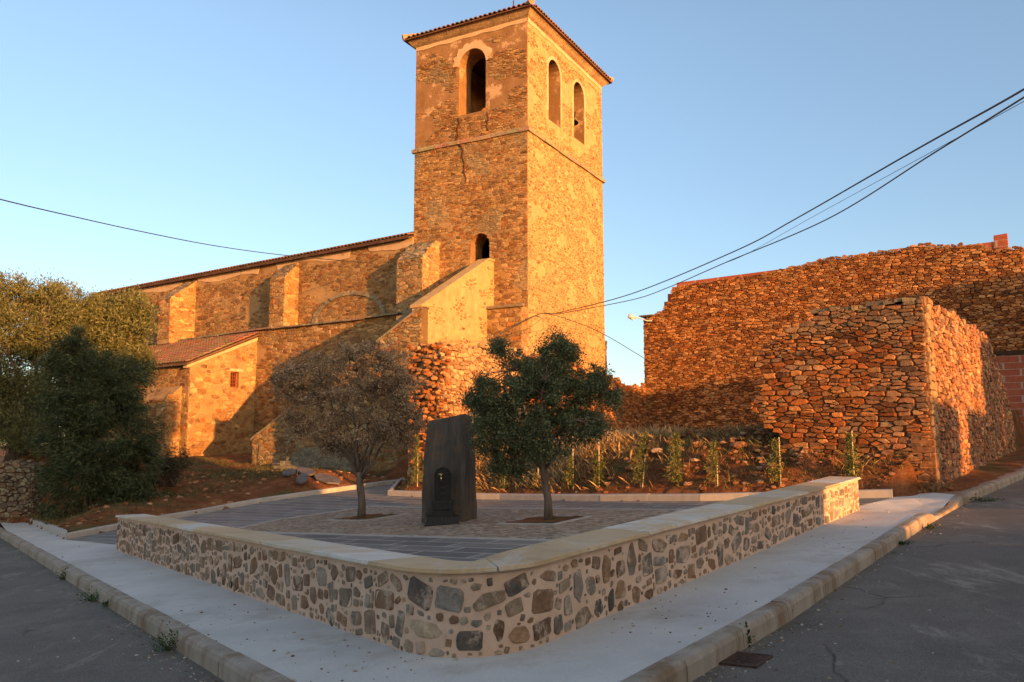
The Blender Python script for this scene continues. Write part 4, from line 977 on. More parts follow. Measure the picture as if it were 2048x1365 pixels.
mb = MB(); PAL_B = [(.13, .055, .025), (.19, .08, .03), (.35, .145, .045), (.28, .105, .032), (.40, .19, .07), (.22, .085, .03), (.36, .165, .06), (.30, .16, .075), (.17, .07, .03), (.42, .23, .10)]
stones(mb, fBW, 0, BL2, .9, 10.2, .24, .115, .009, .035, PAL_B, 101, keep=lambda s, z: z < tp(s)-.02 and not (s < LS and z < LZ), big=.02, gv=(.4, 1.5), jag=.10, boxy=1.02)
stones(mb, vface(BE, -BN, BD), 0, .6, .9, 7.8, .3, .14, .01, .035, PAL_B, 102); stones(mb, vface(PB0, -BN, -BD), 0, .6, LZ, 9.2, .3, .14, .01, .035, PAL_B, 103)
mb.build('barn_rubble', M['dry'], bc)
def brickmat(name, bw, rh, c1, c2, mo, rot):
    m, t, b = new_mat(name); v = obj_vec(t, (1, 1, 1), (0, 0, rot)); sx = nd(t, 'ShaderNodeSeparateXYZ'); t.links.new(v, sx.inputs[0]); cb = nd(t, 'ShaderNodeCombineXYZ'); t.links.new(sx.outputs[0], cb.inputs[0]); t.links.new(sx.outputs[2], cb.inputs[1])
    br = nd(t, 'ShaderNodeTexBrick'); t.links.new(cb.outputs[0], br.inputs['Vector']); br.inputs['Scale'].default_value = 1; br.inputs['Brick Width'].default_value = bw; br.inputs['Row Height'].default_value = rh; br.inputs['Mortar Size'].default_value = mo
    br.inputs['Color1'].default_value = (*c1, 1); br.inputs['Color2'].default_value = (*c2, 1); br.inputs['Mortar'].default_value = (.30, .24, .19, 1)
    c = mixc(t, 1, br.outputs['Color'], ramp(t, noise(t, v, 6, 6), [(.3, .8), (.7, 1.2)]), 'MULTIPLY'); t.links.new(c, b.inputs['Base Color']); b.inputs['Roughness'].default_value = .85
    bump(t, b, math_(t, 'SUBTRACT', 1., br.outputs['Fac']), .6, .012); return m
M['brick'] = brickmat('hollow_brick', .36, .26, (.25, .06, .03), (.31, .085, .042), .012, R_(-36))
# brick courses rising behind the stone skin
def bz(s): return 8.14+(0.30 if s < 1e9 else 0)
mb = MB(); fBk = vface(PB0-BN*.22, BD, BN)
mb.prism([fBk(.55, 8.0, 0), fBk(14.8, 8.0, 0), fBk(14.8, 9.5, 0), fBk(.55, 9.6, 0)], -BN*.3)
mb.prism([fBk(14.802, 8.0, 0), fBk(15.05, 8.0, 0), fBk(15.05, 9.3, 0), fBk(14.802, 9.3, 0)], -BN*.3); mb.prism([fBk(15.052, 8.0, 0), fBk(15.3, 8.0, 0), fBk(15.3, 8.98, 0), fBk(15.052, 8.98, 0)], -BN*.3)
mb.prism([fBk(15.302, 8.0, 0), fBk(15.5, 8.0, 0), fBk(15.5, 8.6, 0), fBk(15.302, 8.6, 0)], -BN*.3)
mb.prism([fBk(.50, 9.0, .03), fBk(.98, 9.0, .03), fBk(.98, 9.84, .03), fBk(.50, 9.87, .03)], -BN*.25)
mb.build('brick_courses', M['brick'], bb)
mb = MB(); mb.prism([fBW(0, .3, -.02), fBW(LS, .3, -.02), fBW(LS, LZ-.17, -.02), fBW(0, LZ-.17, -.02)], -BN*.3); bi = mb.build('brick_infill', M['brick'], bb)
mb = MB(); mb.prism([fBW(-.3, LZ-.168, .03), fBW(LS+.35, LZ-.168, .03), fBW(LS+.35, LZ, .03), fBW(-.3, LZ, .03)], -BN*.4); mb.build('lintel_beam', M['dark'], bb)
mb = MB(); mb.prism([fBW(-6., .3, -.03), fBW(-.002, .3, -.03), fBW(-.002, 8.9, -.03), fBW(-6, 8.5, -.03)], -BN*.4); mb.build('side_wall', M['brick'], bb)
# slab roof and back of the barn so that it is a body
mb = MB(); b0 = BW-BN*.62; mb.prism([BW-BN*.66+BD*.3+UP*.3, BW-BN*.66+BD*15.3+UP*.3, BW-BN*.66+BD*15.3+UP*7.4, BW-BN*.66+BD*.3+UP*8.8], -BN*5.5); mb.build('barn_body', M['brick'], bb)
# flat slates on the shoulder where the lamp hangs
mb = MB()
for i in range(6): mb.box(Vector(fBW(BL2-.32+.05*i, 7.9+.03*(i % 3), -.2)), BD*.3, BN*.3, UP*.02, (.16, .12, .09))
mb.build('shoulder_slates', M['dry'], bb)

# ================================================================== RUINED CORNER BUILDING
CR = Vector((7.78, 15.68, 0)); CD = az(-54); CN = -az(36); RD = az(36); RN = az(126)
rc = thing('ruined_house_corner', 'roofless ruined stone house corner with ragged left edge by the street', 'ruin', (7.78, 15.68, .6))
def rag(z): return 3.1-.25*math.sin(z*1.7)-.75*max(0, (z-3.3))*1.2-.16*math.sin(z*5)-.08*math.sin(z*13)
fC = vface(CR, CD, CN); mb = MB(); zz = [.2+.25*i for i in range(17)]
ol = [(0, .2)]+[(0, 4.2), (1.3, 4.12)]+[(rag(4.1)-.1, 4.05)]+[(rag(z)-.08, z) for z in zz[::-1] if z < 3.9]
slab(mb, lambda s, t, d: fC(s, t, d-.012), ol[::-1], [], .60); co = mb.build('street_corner', M['clay'], rc); mb = MB()
def toneC(s, z, c):
    if s < .9 and z < 4.0 and nz(s*2, z*2, 2) > .5: c = tuple(.6*a+.4*b for a, b in zip(c, (.22, .15, .10)))
    if z > 3.7: c = tuple(.55*a+.45*b for a, b in zip(c, (.18, .16, .11)))
    return c
stones(mb, fC, 0, 3.4, .55, 4.45, .21, .085, .008, .032, PAL_DRY, 111, keep=lambda s, z: s < rag(z) and z < 4.22-.03*s+.03*math.sin(s*9), big=.17, tone=toneC, gv=(.3, 2.0), jag=.14, boxy=1.0)
for sa, sb, za, zb_, sd_ in ((.1, .75, 2.75, 3.3, 1), (.15, .6, 2.9, 3.9, 2), (.9, 1.5, 1.9, 2.4, 3), (1.7, 2.3, 3.1, 3.5, 4), (2.2, 3.0, 2.2, 2.6, 5), (1.3, 2., .9, 1.3, 6)): pass
# larger dressed quoins
mb.build('front_rubble', M['dry'], co)
mb = MB(); r = random.Random(12)
for i in range(46):   # ragged edge: through-stones sticking out
    z = r.uniform(.8, 3.7); q = Vector(fC(rag(z)+r.uniform(-.3, -.06), z, r.uniform(-.5, -.04))); a = r.uniform(.08, .2); c = r.choice(PAL_DRY); V = []
    for k in range(3):
        for j in range(7):
            an = j*.8976+r.uniform(-.15, .15); rr = a*(.85, 1.05, .8)[k]; V.append(q+CD*(rr*math.cos(an))+CN*(rr*.7*math.sin(an))+UP*(a*.36*(k-1)+r.uniform(-.015, .015)))
    mb.add(V, [(k*7+j, k*7+(j+1) % 7, k*7+7+(j+1) % 7, k*7+7+j) for k in range(2) for j in range(7)]+[tuple(14+j for j in range(7)), tuple(range(6, -1, -1))], c)
s = 0
while s < 1.9:      # flat lichened slates closing the top
    w_ = r.uniform(.12, .34); q = Vector(fC(s+w_/2, 4.22-.03*s+r.uniform(-.02, .05), -.32)); mb.box(q, CD*w_*.56+UP*r.uniform(-.015, .015)+CN*r.uniform(-.03, .03), CN*r.uniform(.28, .34), UP*r.uniform(.022, .05), r.choice([(.17, .15, .10), (.24, .17, .10), (.13, .11, .085)])); s += w_*.9
for i in range(9): # stepped quoins at the corner base
    z = .62+i*.13; w_ = r.uniform(.25, .6); mb.box(Vector(fC(w_/2-.05, z, -.24)), CD*w_/2, CN*.275, UP*.056+CN*.01, r.choice([(.20, .10, .05), (.15, .08, .045), (.26, .12, .05)]))
mb.build('edge_stones', M['dry'], co)
RT = [(0, 4.28), (3, 4.35), (6, 4.4), (9.2, 4.42), (10.2, 4.1), (11.2, 3.8), (12.6, 3.2), (13.4, 2.6), (14.4, 2.2)]
def rtop(s):
    for (a, b), (c, d) in zip(RT[:-1], RT[1:]):
        if s <= c: return b+(d-b)*(s-a)/(c-a)+.05*math.sin(s*4)
    return RT[-1][1]
ruin('side_wall', rc, CR+RD*.62-RN*.0, RD, RN, 13.5, .4, lambda s: rtop(s+.62), .62, [tuple(min(.6, a*1.12+.03) for a in k) for k in PAL_DRY], 115, .24, .12, .035, 'dry', 'mortar_ch', .06, .009, jag=.05)
mb = MB(); stones(mb, vface(CR, RD, RN), 0, .62, .6, 4.3, .4, .2, .012, .04, [(.3, .2, .1), (.36, .22, .11), (.25, .15, .08)], 118); mb.build('quoins', M['dry'], co)

# ================================================================== OLD WALL FAR LEFT
ow = thing('field_wall', 'old grey stone wall stub beside the road at the left edge', 'wall', (-15.5, 26, -.6))
ruin('wall_core', ow, Vector((-14.6, 25.85, 0)), az(-84), az(190), 6.2, -1.3, lambda s: .98+.05*math.sin(s*3), .5, [(.13, .095, .07), (.17, .125, .09), (.10, .075, .055), (.16, .095, .06)], 121, .26, .15, .035, 'lichen')

# ================================================================== FOUNTAIN AND SLAB
MY = 16.2
def mono():
    m, t, b = new_mat('dark_slate_monolith'); v = obj_vec(t, (7, 7, .7)); w = obj_vec(t)
    c = ramp(t, noise(t, v, 1.6, 9, .7), [(.3, (.036, .034, .033)), (.55, (.08, .066, .055)), (.75, (.17, .13, .095))])
    c = mixc(t, ramp(t, noise(t, w, 2.0, 7, .7), [(.54, 0), (.66, .7)]), c, (.19, .09, .035))
    t.links.new(c, b.inputs['Base Color']); b.inputs['Roughness'].default_value = .7
    p = bump(t, b, noise(t, v, 2.5, 8, .7), .6, .04); bump(t, b, noise(t, w, 30, 5), .4, .008, p); return m
M['mono'] = mono()
zb = pz(-1.3, 16.3)
def fr(u, v, Y): p = A(u, v, Y); return p
b4 = [fr(843, 1046, MY), fr(926, 1044, MY-.1), fr(954, 1038, MY+.42), fr(880, 1038, MY+.6)]
m4 = [fr(845, 930, MY), fr(931, 928, MY-.1), fr(952, 928, MY+.42), fr(885, 928, MY+.6)]
t4 = [fr(855, 843, MY+.02), fr(932, 828, MY-.06), fr(944, 833, MY+.36), fr(890, 838, MY+.5)]
bm = bmesh.new(); rows = []
lev = [0, .12, .25, .4, .55, .7, .85, 1.]
def prof(i, k):
    a = b4[i].lerp(m4[i], min(1, k*2)) if k < .5 else m4[i].lerp(t4[i], (k-.5)*2); return a
r = random.Random(21)
for k in lev:
    ring_ = []
    for i in range(4):
        a, b = prof(i, k), prof((i+1) % 4, k)
        for j in range(3):
            p = a.lerp(b, j/3); ring_.append(bm.verts.new(p+Vector((r.uniform(-.012, .012), r.uniform(-.012, .012), 0 if k in (0, ) else r.uniform(-.012, .012)))))
    rows.append(ring_)
for a, b in zip(rows[:-1], rows[1:]):
    for i in range(12): bm.faces.new((a[i], a[(i+1) % 12], b[(i+1) % 12], b[i]))
bm.faces.new(rows[-1]); bm.faces.new(rows[0][::-1])
bmesh.ops.recalc_face_normals(bm, faces=bm.faces); me = bpy.data.meshes.new('stone_monolith'); bm.to_mesh(me); bm.free(); me.materials.append(M['mono'])
mo = bpy.data.objects.new('stone_monolith', me); COL.objects.link(mo); bv = mo.modifiers.new('bevel', 'BEVEL'); bv.width = .015; bv.segments = 2
tag(mo, 'tall upright dark slate slab standing behind the iron fountain', 'standing stone')
fc = A(884, 1046, MY-.34); fc = Vector((fc.x, MY-.34, pz(fc.x, MY-.34))); fa = Vector((1, .12, 0)).normalized(); fb = Vector((.12, -1, 0)).normalized()
ft = thing('drinking_fountain', 'black cast iron drinking fountain with a brass tap and arched top', 'fountain', fc)
mb = MB()
def tier(mb, w0, d0, w1, d1, z0, z1, off=0):
    V = []
    for w, d, z in ((w0, d0, z0), (w1, d1, z1)):
        for i, j in ((-1, -1), (1, -1), (1, 1), (-1, 1)): V.append(fc+fa*w*i+fb*(off+d*j)+UP*z)
    mb.add(V, [(0, 1, 5, 4), (1, 2, 6, 5), (2, 3, 7, 6), (3, 0, 4, 7), (4, 5, 6, 7), (3, 2, 1, 0)])
tier(mb, .325, .19, .32, .185, -.03, .03); tier(mb, .315, .18, .285, .16, .031, .15); tier(mb, .295, .165, .295, .165, .151, .175)
for i in range(17): q = -.28+i*.035; mb.tube([fc+fa*q+fb*.178+UP*.035, fc+fa*q*.93+fb*.160+UP*.147], .011, 6)
mb.build('base', M['black_iron'], ft)
mb = MB(); tier(mb, .20, .135, .195, .13, .176, .40); tier(mb, .205, .14, .205, .14, .401, .42); tier(mb, .17, .10, .165, .098, .421, .43)
for i in range(5): mb.lathe([(.028, 0), (.02, .012), (.001, .016)], fc+fa*(-.13+i*.065)+fb*.133+UP*.29, 8, None, fb)
mb.build('pedestal', M['black_iron'], ft)
mb = MB(); prf = [(-.15, .43), (.15, .43), (.15, .90)]+[(.15*math.cos(math.pi*k/12), .90+.15*math.sin(math.pi*k/12)) for k in range(1, 12)]+[(-.15, .90)]
mb.prism([fc+fa*x+fb*.075+UP*z for x, z in prf], -fb*.15)
rim = [fc+fa*x*.97+fb*.080+UP*(z if z < .5 else z-.004) for x, z in prf[2:]]; mb.tube([fc+fa*.145+fb*.08+UP*.44]+rim+[fc-fa*.145+fb*.08+UP*.44], .014, 6)
for k in range(7):
    zc = .50+k*.055; mb.tube([fc+fa*(.06*math.cos(a*.7)*(1 if k % 2 else -1))+fb*.078+UP*(zc+.02*math.sin(a*.7)) for a in range(8)], .008, 5)
mb.build('column', M['black_iron'], ft)
mb = MB(); tc = fc+UP*.88-fa*.03; mb.lathe([(.001, .07), (.035, .072), (.035, .085), (.018, .09), (.018, .13)], tc, 12, None, fb); mb.tube([tc+fb*.12, tc+fb*.17, tc+fb*.185-UP*.02, tc+fb*.185-UP*.07], .014, 8)
mb.tube([tc+fb*.15, tc+fb*.15+UP*.05], .009, 6); mb.tube([tc+fb*.15+UP*.05-fa*.05, tc+fb*.15+UP*.05+fa*.04], .012, 6); mb.build('tap', M['brass'], ft, True)

# ================================================================== TREES
NPR = np.random.default_rng(5)
def leafmesh(name, P, N, size, asp, cols, parent, mat='leaf'):
    """P centres (n,3), N direction of each leaf; folded quads"""
    n = len(P); d = N/np.linalg.norm(N, axis=1, keepdims=True); h = NPR.normal(size=(n, 3)); s = np.cross(d, h); s /= np.linalg.norm(s, axis=1, keepdims=True)+1e-9
    L = size*NPR.uniform(.6, 1.3, (n, 1)); W = L*asp
    V = np.stack([P-d*L*.5, P+s*W*.5, P+d*L*.5, P-s*W*.5], 1).reshape(-1, 3)
    base = parent
    while base is not None and base.parent: base = base.parent
    if base is not None and base.get('_base'): V = V-np.array(base['_base'][:])
    me = bpy.data.meshes.new(name); me.vertices.add(4*n); me.vertices.foreach_set('co', V.ravel()); me.loops.add(4*n); me.loops.foreach_set('vertex_index', np.arange(4*n))
    me.polygons.add(n); me.polygons.foreach_set('loop_start', np.arange(n)*4); me.polygons.foreach_set('loop_total', np.full(n, 4)); me.update(calc_edges=True)
    ca = me.color_attributes.new('Col', 'FLOAT_COLOR', 'CORNER'); C = np.array(cols)[NPR.integers(0, len(cols), n)]*NPR.uniform(.7, 1.3, (n, 1)); C = np.concatenate([C, np.ones((n, 1))], 1)
    ca.data.foreach_set('color', np.repeat(C, 4, 0).astype(np.float32).ravel()); me.materials.append(M[mat])
    o = bpy.data.objects.new(name, me); COL.objects.link(o)
    if parent is not None: o.parent = parent
    return o
def crown(parent, blobs, nclump, per, csize, lsize, asp, cols, start, rb=.02, name='crown', shell=.55, dirf=None, branch=True, up=.3, bmat='bark', brat=.5, holes=0., hth=-.62):
    """blobs: (centre, rx, ry, rz, weight); clumps of leaves near the blob surfaces, each carried by a twig"""
    wts = np.array([b[4] for b in blobs]); wts = wts/wts.sum(); C = []; OUT = []
    for b, k in zip(blobs, NPR.multinomial(nclump, wts)):
        d = NPR.normal(size=(k, 3)); d /= np.linalg.norm(d, axis=1, keepdims=True); rr = (shell+(1-shell)*NPR.random((k, 1))**.7)*NPR.uniform(.85, 1.12, (k, 1))
        C.append(np.array(b[0])+d*rr*np.array([b[1], b[2], b[3]])); OUT.append(d)
    C = np.concatenate(C); OUT = np.concatenate(OUT)
    if holes:
        k = holes; f_ = np.sin(C[:, 0]*k+1.3*np.sin(C[:, 2]*k*.8))*np.sin(C[:, 2]*k*1.1+1.7*np.sin(C[:, 1]*k*.9))+.5*np.sin(C[:, 1]*k*1.3+C[:, 0]*k*.5)
        kp = f_ > hth; C = C[kp]; OUT = OUT[kp]
    cs = csize*NPR.uniform(.5, 1.4, (len(C), 1)); P = np.repeat(C, per, 0)+NPR.normal(size=(len(C)*per, 3))*np.repeat(cs, per, 0)*np.array([1, 1, .8])
    O = np.repeat(OUT, per, 0); D = NPR.normal(size=P.shape)*.7+O*.5+np.array([0, 0, up])
    if dirf is not None: D = dirf(P, O)
    tone = np.repeat(NPR.uniform(.72, 1.28, (len(C), 1)), per, 0)
    o = leafmesh(name, P, D, lsize, asp, cols, parent)
    ca = o.data.color_attributes['Col']; a = np.empty(len(P)*16, np.float32); ca.data.foreach_get('color', a); a = a.reshape(-1, 4); a[:, :3] *= np.repeat(tone, 4, 0); ca.data.foreach_set('color', a.ravel())
    if branch:
        mb = MB(); r = random.Random(3); idx = list(range(len(C))); r.shuffle(idx); st = [Vector(s) for s in start]
        for i in idx[:int(len(C)*brat)]:
            c = Vector(C[i]); s0 = min(st, key=lambda q: (q-c).length); s1 = s0; mid = s1.lerp(c, .5)+Vector((r.uniform(-.1, .1), r.uniform(-.1, .1), r.uniform(-.05, .15)))*(s1-c).length*.6
            mb.tube([s1, mid, c], [rb*.7, rb*.4, rb*.15], 4, None, False)
        mb.build('twigs', M[bmat], parent)
    return o
def limbs(parent, base, pts, r0, name='trunk', mat='bark', n=10):
    mb = MB()
    for k, (pl, ra) in enumerate(pts): mb.tube([Vector(p) for p in pl], ra, n if k == 0 else 7)
    return mb.build(name, M[mat], parent, True)
def wobble(a, b, n, amp, r):
    a, b = Vector(a), Vector(b); return [a.lerp(b, i/n)+Vector((r.uniform(-amp, amp), r.uniform(-amp, amp), 0))*(0 if i in (0, n) else 1) for i in range(n+1)]
# green holm oak by the right pit
Yg = TG[1]; gz = pz(*TG)
tg = thing('holm_oak', 'small dark green tree with a pale trunk in the right tree pit', 'tree', (TG[0], TG[1], gz))
fk = A(1083, 915, Yg); r = random.Random(31)
tr_pts = [(TG[0], TG[1], gz-.05), A(1096, 1000, Yg), A(1091, 970, Yg+.03), A(1086, 940, Yg), fk]
tips = [A(1010, 800, Yg-.2), A(1005, 700, Yg), A(1120, 700, Yg+.2), A(1185, 760, Yg), A(1150, 840, Yg-.5), A(1020, 880, Yg-.4), A(1090, 800, Yg+.5), A(1090, 760, Yg-.4), A(960, 810, Yg+.1)]
seg = [(tr_pts, [.088, .07, .064, .06, .056])]+[(wobble(fk if i % 2 else tr_pts[3], t, 5, .06, r), [.045, .036, .028, .02, .014, .008]) for i, t in enumerate(tips)]
limbs(tg, None, seg, 0)
B = lambda u, v, dy, ru, rv, ry, w, Y=Yg: (tuple(A(u, v, Y+dy)), ru/FPX*Y, ry, rv/FPX*Y, w)
gcol = [(.085, .11, .048), (.10, .13, .058), (.065, .088, .04), (.13, .155, .08), (.17, .185, .11)]
starts = [p for s_ in seg[1:] for p in s_[0][2:]]
crown(tg, [B(1008, 795, 0, 66, 62, .55, 3.2), B(1055, 760, 0, 40, 40, .4, 1.2), B(990, 868, -.1, 48, 50, .45, 2), B(1000, 705, 0, 20, 32, .2, .55), B(1035, 735, 0, 45, 35, .35, 1), B(1118, 712, 0, 38, 46, .35, 1.6), B(1100, 790, .1, 80, 62, .7, 3.6), B(1182, 775, 0, 38, 42, .35, 1.5), B(1160, 850, -.1, 52, 42, .5, 2), B(1080, 880, -.2, 62, 52, .55, 2.6), B(950, 800, 0, 20, 28, .2, .5), B(1222, 800, 0, 14, 26, .15, .3), B(1020, 935, 0, 38, 18, .3, .6)],
      1150, 110, .078, .040, .6, gcol, starts, .020, shell=.35, holes=5., hth=-.5)
# dry brown tree by the left pit
Yb = TB[1]; bz_ = pz(*TB)
tb = thing('withered_tree', 'small withered tree with dry brown leaves in the left tree pit', 'tree', (TB[0], TB[1], bz_))
fk = A(718, 945, Yb); tr_pts = [(TB[0], TB[1], bz_-.05), A(724, 1010, Yb), A(722, 985, Yb+.02), A(719, 962, Yb), fk]
tips = [A(640, 760, Yb), A(590, 740, Yb-.2), A(700, 720, Yb+.2), A(760, 740, Yb), A(820, 770, Yb+.1), A(690, 820, Yb-.5), A(760, 850, Yb-.4), A(610, 830, Yb-.1), A(720, 760, Yb+.5), A(800, 840, Yb+.2), A(655, 860, Yb-.3)]
seg = [(tr_pts, [.10, .085, .08, .078, .065])]+[(wobble(fk if i % 3 else tr_pts[3], t, 6, .08, r), [.042, .034, .028, .022, .016, .011, .006]) for i, t in enumerate(tips)]
limbs(tb, None, seg, 0); starts = [p for s_ in seg[1:] for p in s_[0][2:]]
Bb = lambda u, v, dy, ru, rv, ry, w: B(u, v, dy, ru, rv, ry, w, Yb)
bcol = [(.34, .235, .145), (.27, .18, .105), (.42, .30, .19), (.20, .125, .07), (.31, .25, .16)]
crown(tb, [Bb(695, 770, 0, 100, 80, 1.0, 5), Bb(610, 760, 0, 55, 60, .7, 2.4), Bb(575, 770, 0, 32, 48, .4, 1), Bb(740, 715, 0, 70, 38, .7, 1.8), Bb(790, 780, 0, 62, 68, .7, 3), Bb(640, 850, 0, 62, 45, .6, 2), Bb(745, 860, -.2, 72, 45, .7, 2.4), Bb(815, 850, 0, 30, 45, .35, 1), Bb(590, 850, 0, 22, 28, .25, .4), Bb(690, 900, 0, 50, 22, .5, .7)],
      1000, 72, .065, .046, .55, bcol, starts, .018, shell=.3, up=-.1, brat=.45, holes=4.2, hth=-.3)
# dark feathery shrub on the left slope
bp = G(205, 1036); Yc = bp[1]-1.0; cz = pz(bp[0], Yc)
cx = A(210, 1036, Yc)
sh = thing('tamarisk_shrub', 'big dark feathery evergreen shrub on the slope beside the left kerb', 'shrub', (cx.x, Yc, cz))
r = random.Random(5); Bc = lambda u, v, dy, ru, rv, ry, w: B(u, v, dy, ru, rv, ry, w, Yc)
seg = [(wobble((cx.x+r.uniform(-.5, .5), Yc, cz-.1), A(110+28*i, 730+35*(i % 3), Yc+r.uniform(-.6, .6)), 6, .12, r), [.08, .06, .045, .035, .025, .015, .01]) for i in range(7)]
limbs(sh, None, seg, 0, 'stems')
def droop(P, O):
    d = NPR.normal(size=P.shape)*.35+O*np.array([1, 1, .5])*.9; d[:, 2] -= .25; return d
ccol = [(.05, .072, .03), (.066, .09, .038), (.036, .052, .024), (.09, .11, .05)]
shb = [Bc(190, 800, 0, 95, 120, 1.3, 3), Bc(150, 720, 0, 58, 60, .8, 1.5), Bc(225, 890, 0, 100, 110, 1.4, 3.2), Bc(120, 860, 0, 60, 100, .9, 2), Bc(165, 960, 0, 90, 80, 1.3, 2.4), Bc(268, 930, 0, 55, 70, .8, 1.4), Bc(255, 1000, 0, 80, 40, 1., 1.2), Bc(240, 790, 0, 55, 60, .7, 1.2)]
crown(sh, shb, 1100, 100, .13, .12, .2, ccol, [p for s_ in seg for p in s_[0][2:]], .02, 'foliage', .3, droop, True, brat=.3, holes=2.6, hth=-.4)
# olives behind
def olive(base, blobs, nc, label, Y, tips, trunk=.22, cols=None, per=60, group='olive trees on the left'):
    t = thing('olive_tree', label, 'tree', base, group); r = random.Random(int(abs(base[0])*10)); b = Vector(base)
    fk = b+Vector((r.uniform(-.2, .2), 0, 1.5)); seg = [([b-UP*.2, b+UP*.7+Vector((.1, 0, 0)), fk], [trunk*1.2, trunk, trunk*.85])]+[(wobble(fk, tt, 5, .2, r), [trunk*.5, trunk*.4, trunk*.3, trunk*.22, trunk*.15, trunk*.08]) for tt in tips]
    limbs(t, None, seg, 0)
    crown(t, blobs, int(nc*1.5), int(per*1.2), .17, .12, .27, cols or ocol, [p for s_ in seg[1:] for p in s_[0][2:]], .03, shell=.4, up=.5, brat=.3, holes=1.6, hth=-.75); return t
ocol = [(.13, .145, .05), (.16, .17, .065), (.10, .11, .04), (.19, .185, .085), (.14, .125, .045)]
def OB(Y): return lambda u, v, dy, ru, rv, ry, w: B(u, v, dy, ru, rv, ry, w, Y)
o1 = OB(27.); b_ = A(35, 895, 27.)
olive((b_.x, 27., ground_z(b_.x, 27.)), [o1(20, 600, 0, 60, 52, 1.2, 1.4), o1(100, 610, 0, 40, 42, .8, .8), o1(30, 650, 0, 100, 80, 1.8, 3), o1(-60, 640, 0, 90, 90, 1.6, 2), o1(20, 740, 0, 110, 75, 1.9, 2.4), o1(90, 650, 0, 60, 70, 1.2, 1.6), o1(-60, 800, 0, 60, 60, 1.2, 1), o1(40, 800, .2, 70, 50, 1.2, 1), o1(10, 850, .3, 60, 30, 1.2, .8), o1(70, 860, .5, 50, 34, 1., .7), o1(20, 790, -.6, 70, 60, 1.2, 2.2), o1(-20, 860, -.6, 60, 45, 1.2, 1.4), o1(50, 860, -.8, 50, 45, 1.0, 1.4)], 1100, 'broad olive tree with golden top at the left edge of the photo', 27., [A(20, 640, 27), A(-50, 660, 27.5), A(80, 660, 26.5), A(30, 740, 26)], .25)
o2 = OB(29.); b_ = A(190, 900, 29.)
olive((b_.x, 29., ground_z(b_.x, 29.)), [o2(160, 640, 0, 80, 65, 1.6, 2.4), o2(235, 660, 0, 62, 62, 1.3, 2), o2(262, 620, 0, 36, 36, .8, .8), o2(190, 740, 0, 100, 70, 1.8, 2.4), o2(262, 730, 0, 45, 50, 1., 1.1), o2(140, 598, 0, 42, 30, .9, .9), o2(195, 625, 0, 30, 30, .7, .5), o2(170, 820, 0, 90, 60, 1.5, 1.2)], 1050, 'olive tree right of the broad one, reaching the church roof line', 29., [A(150, 640, 29), A(230, 660, 29), A(190, 740, 28.4), A(255, 700, 29.5)], .2)
# small shrub right of the dark one
Ys = Yc+2.; b_ = A(350, 955, Ys); s2 = thing('low_shrub', 'low brown-green bush at the foot of the annex buttress', 'shrub', (b_.x, Ys, ground_z(b_.x, Ys)))
B2 = OB(Ys); crown(s2, [B2(345, 925, 0, 32, 32, .5, 1), B2(315, 950, 0, 40, 25, .5, 1)], 120, 40, .10, .09, .2, [(.07, .055, .03), (.045, .05, .022)], [Vector((b_.x, Ys, ground_z(b_.x, Ys)))], .012, 'foliage', .3, droop)

# saplings with canes behind the kerb
def sapling(u, vtop, label, wid, lean=0., vst=None, bare=False, sw=1., Y=None):
    k = min(range(len(BKERB)), key=lambda i: 0); d = ray(u, 985)
    # meet the planting line 0.45 m behind the kerb
    best = None
    if Y is None:
        line = inset(BKERB, .45)
        for (a, b), (c, e) in zip(line[:-1], line[1:]):
            den = (c-a)-d[0]*(e-b)
            if abs(den) < 1e-9: continue
            t = (d[0]*b-a)/den
            if -.001 <= t <= 1.001: best = b+(e-b)*t
        Y = best or 18.
    P = A(u, 985, Y); z = ground_z(P.x, Y); P = Vector((P.x, Y, z)); top = A(u, vtop, Y); r = random.Random(int(u))
    t = thing('sapling', label, 'sapling', P, 'saplings planted behind the plaza kerb')
    H = top.z-z; ax = Vector((lean, 0, 1)); mb = MB(); mb.tube([P-UP*.1, P+ax*H*.5+Vector((.02, 0, 0)), P+ax*H], [.012, .009, .004], 6); mb.build('stem', M['bark'], t)
    if vst: q = A(u, vst, Y).z-z; mb = MB(); mb.tube([P+Vector((.04, -.03, -.1)), P+Vector((.04+lean*q, -.03, q))], .011, 6); mb.build('stake', M['stake'], t)
    n = int(620*sw); hh = NPR.uniform(.12, 1.02, n)*H; rad = wid*(1.1-hh/H*.75)*NPR.uniform(.1, 1, n)**.7; an = NPR.uniform(0, 6.283, n)
    rad = rad*(.45+.85*np.abs(np.sin(hh*6.5+u)))*(.75+.4*np.sin(an+u))
    tw = np.stack([P.x+lean*hh+rad*np.cos(an), P.y+rad*np.sin(an)*.8, P.z+hh-.25*rad], 1)
    D = np.stack([np.cos(an), np.sin(an), -.5+NPR.normal(size=n)*.5], 1)+NPR.normal(size=(n, 3))*.3
    tw = np.repeat(tw, 3, 0)+NPR.normal(size=(n*3, 3))*.022; D = np.repeat(D, 3, 0)+NPR.normal(size=(n*3, 3))*.4
    leafmesh('foliage', tw, D, .06, .3, [(.13, .17, .045), (.09, .13, .04), (.18, .19, .06), (.22, .17, .06)], t)
    mb = MB()
    for i in range(14):
        h_ = r.uniform(.2, .95)*H; a = r.uniform(0, 6.28); l = wid*(1.1-h_/H*.7); mb.tube([P+ax*h_, P+ax*h_+Vector((math.cos(a)*l, math.sin(a)*l, .05*l))], [.005, .002], 4, None, False)
    mb.build('twigs', M['bark'], t)
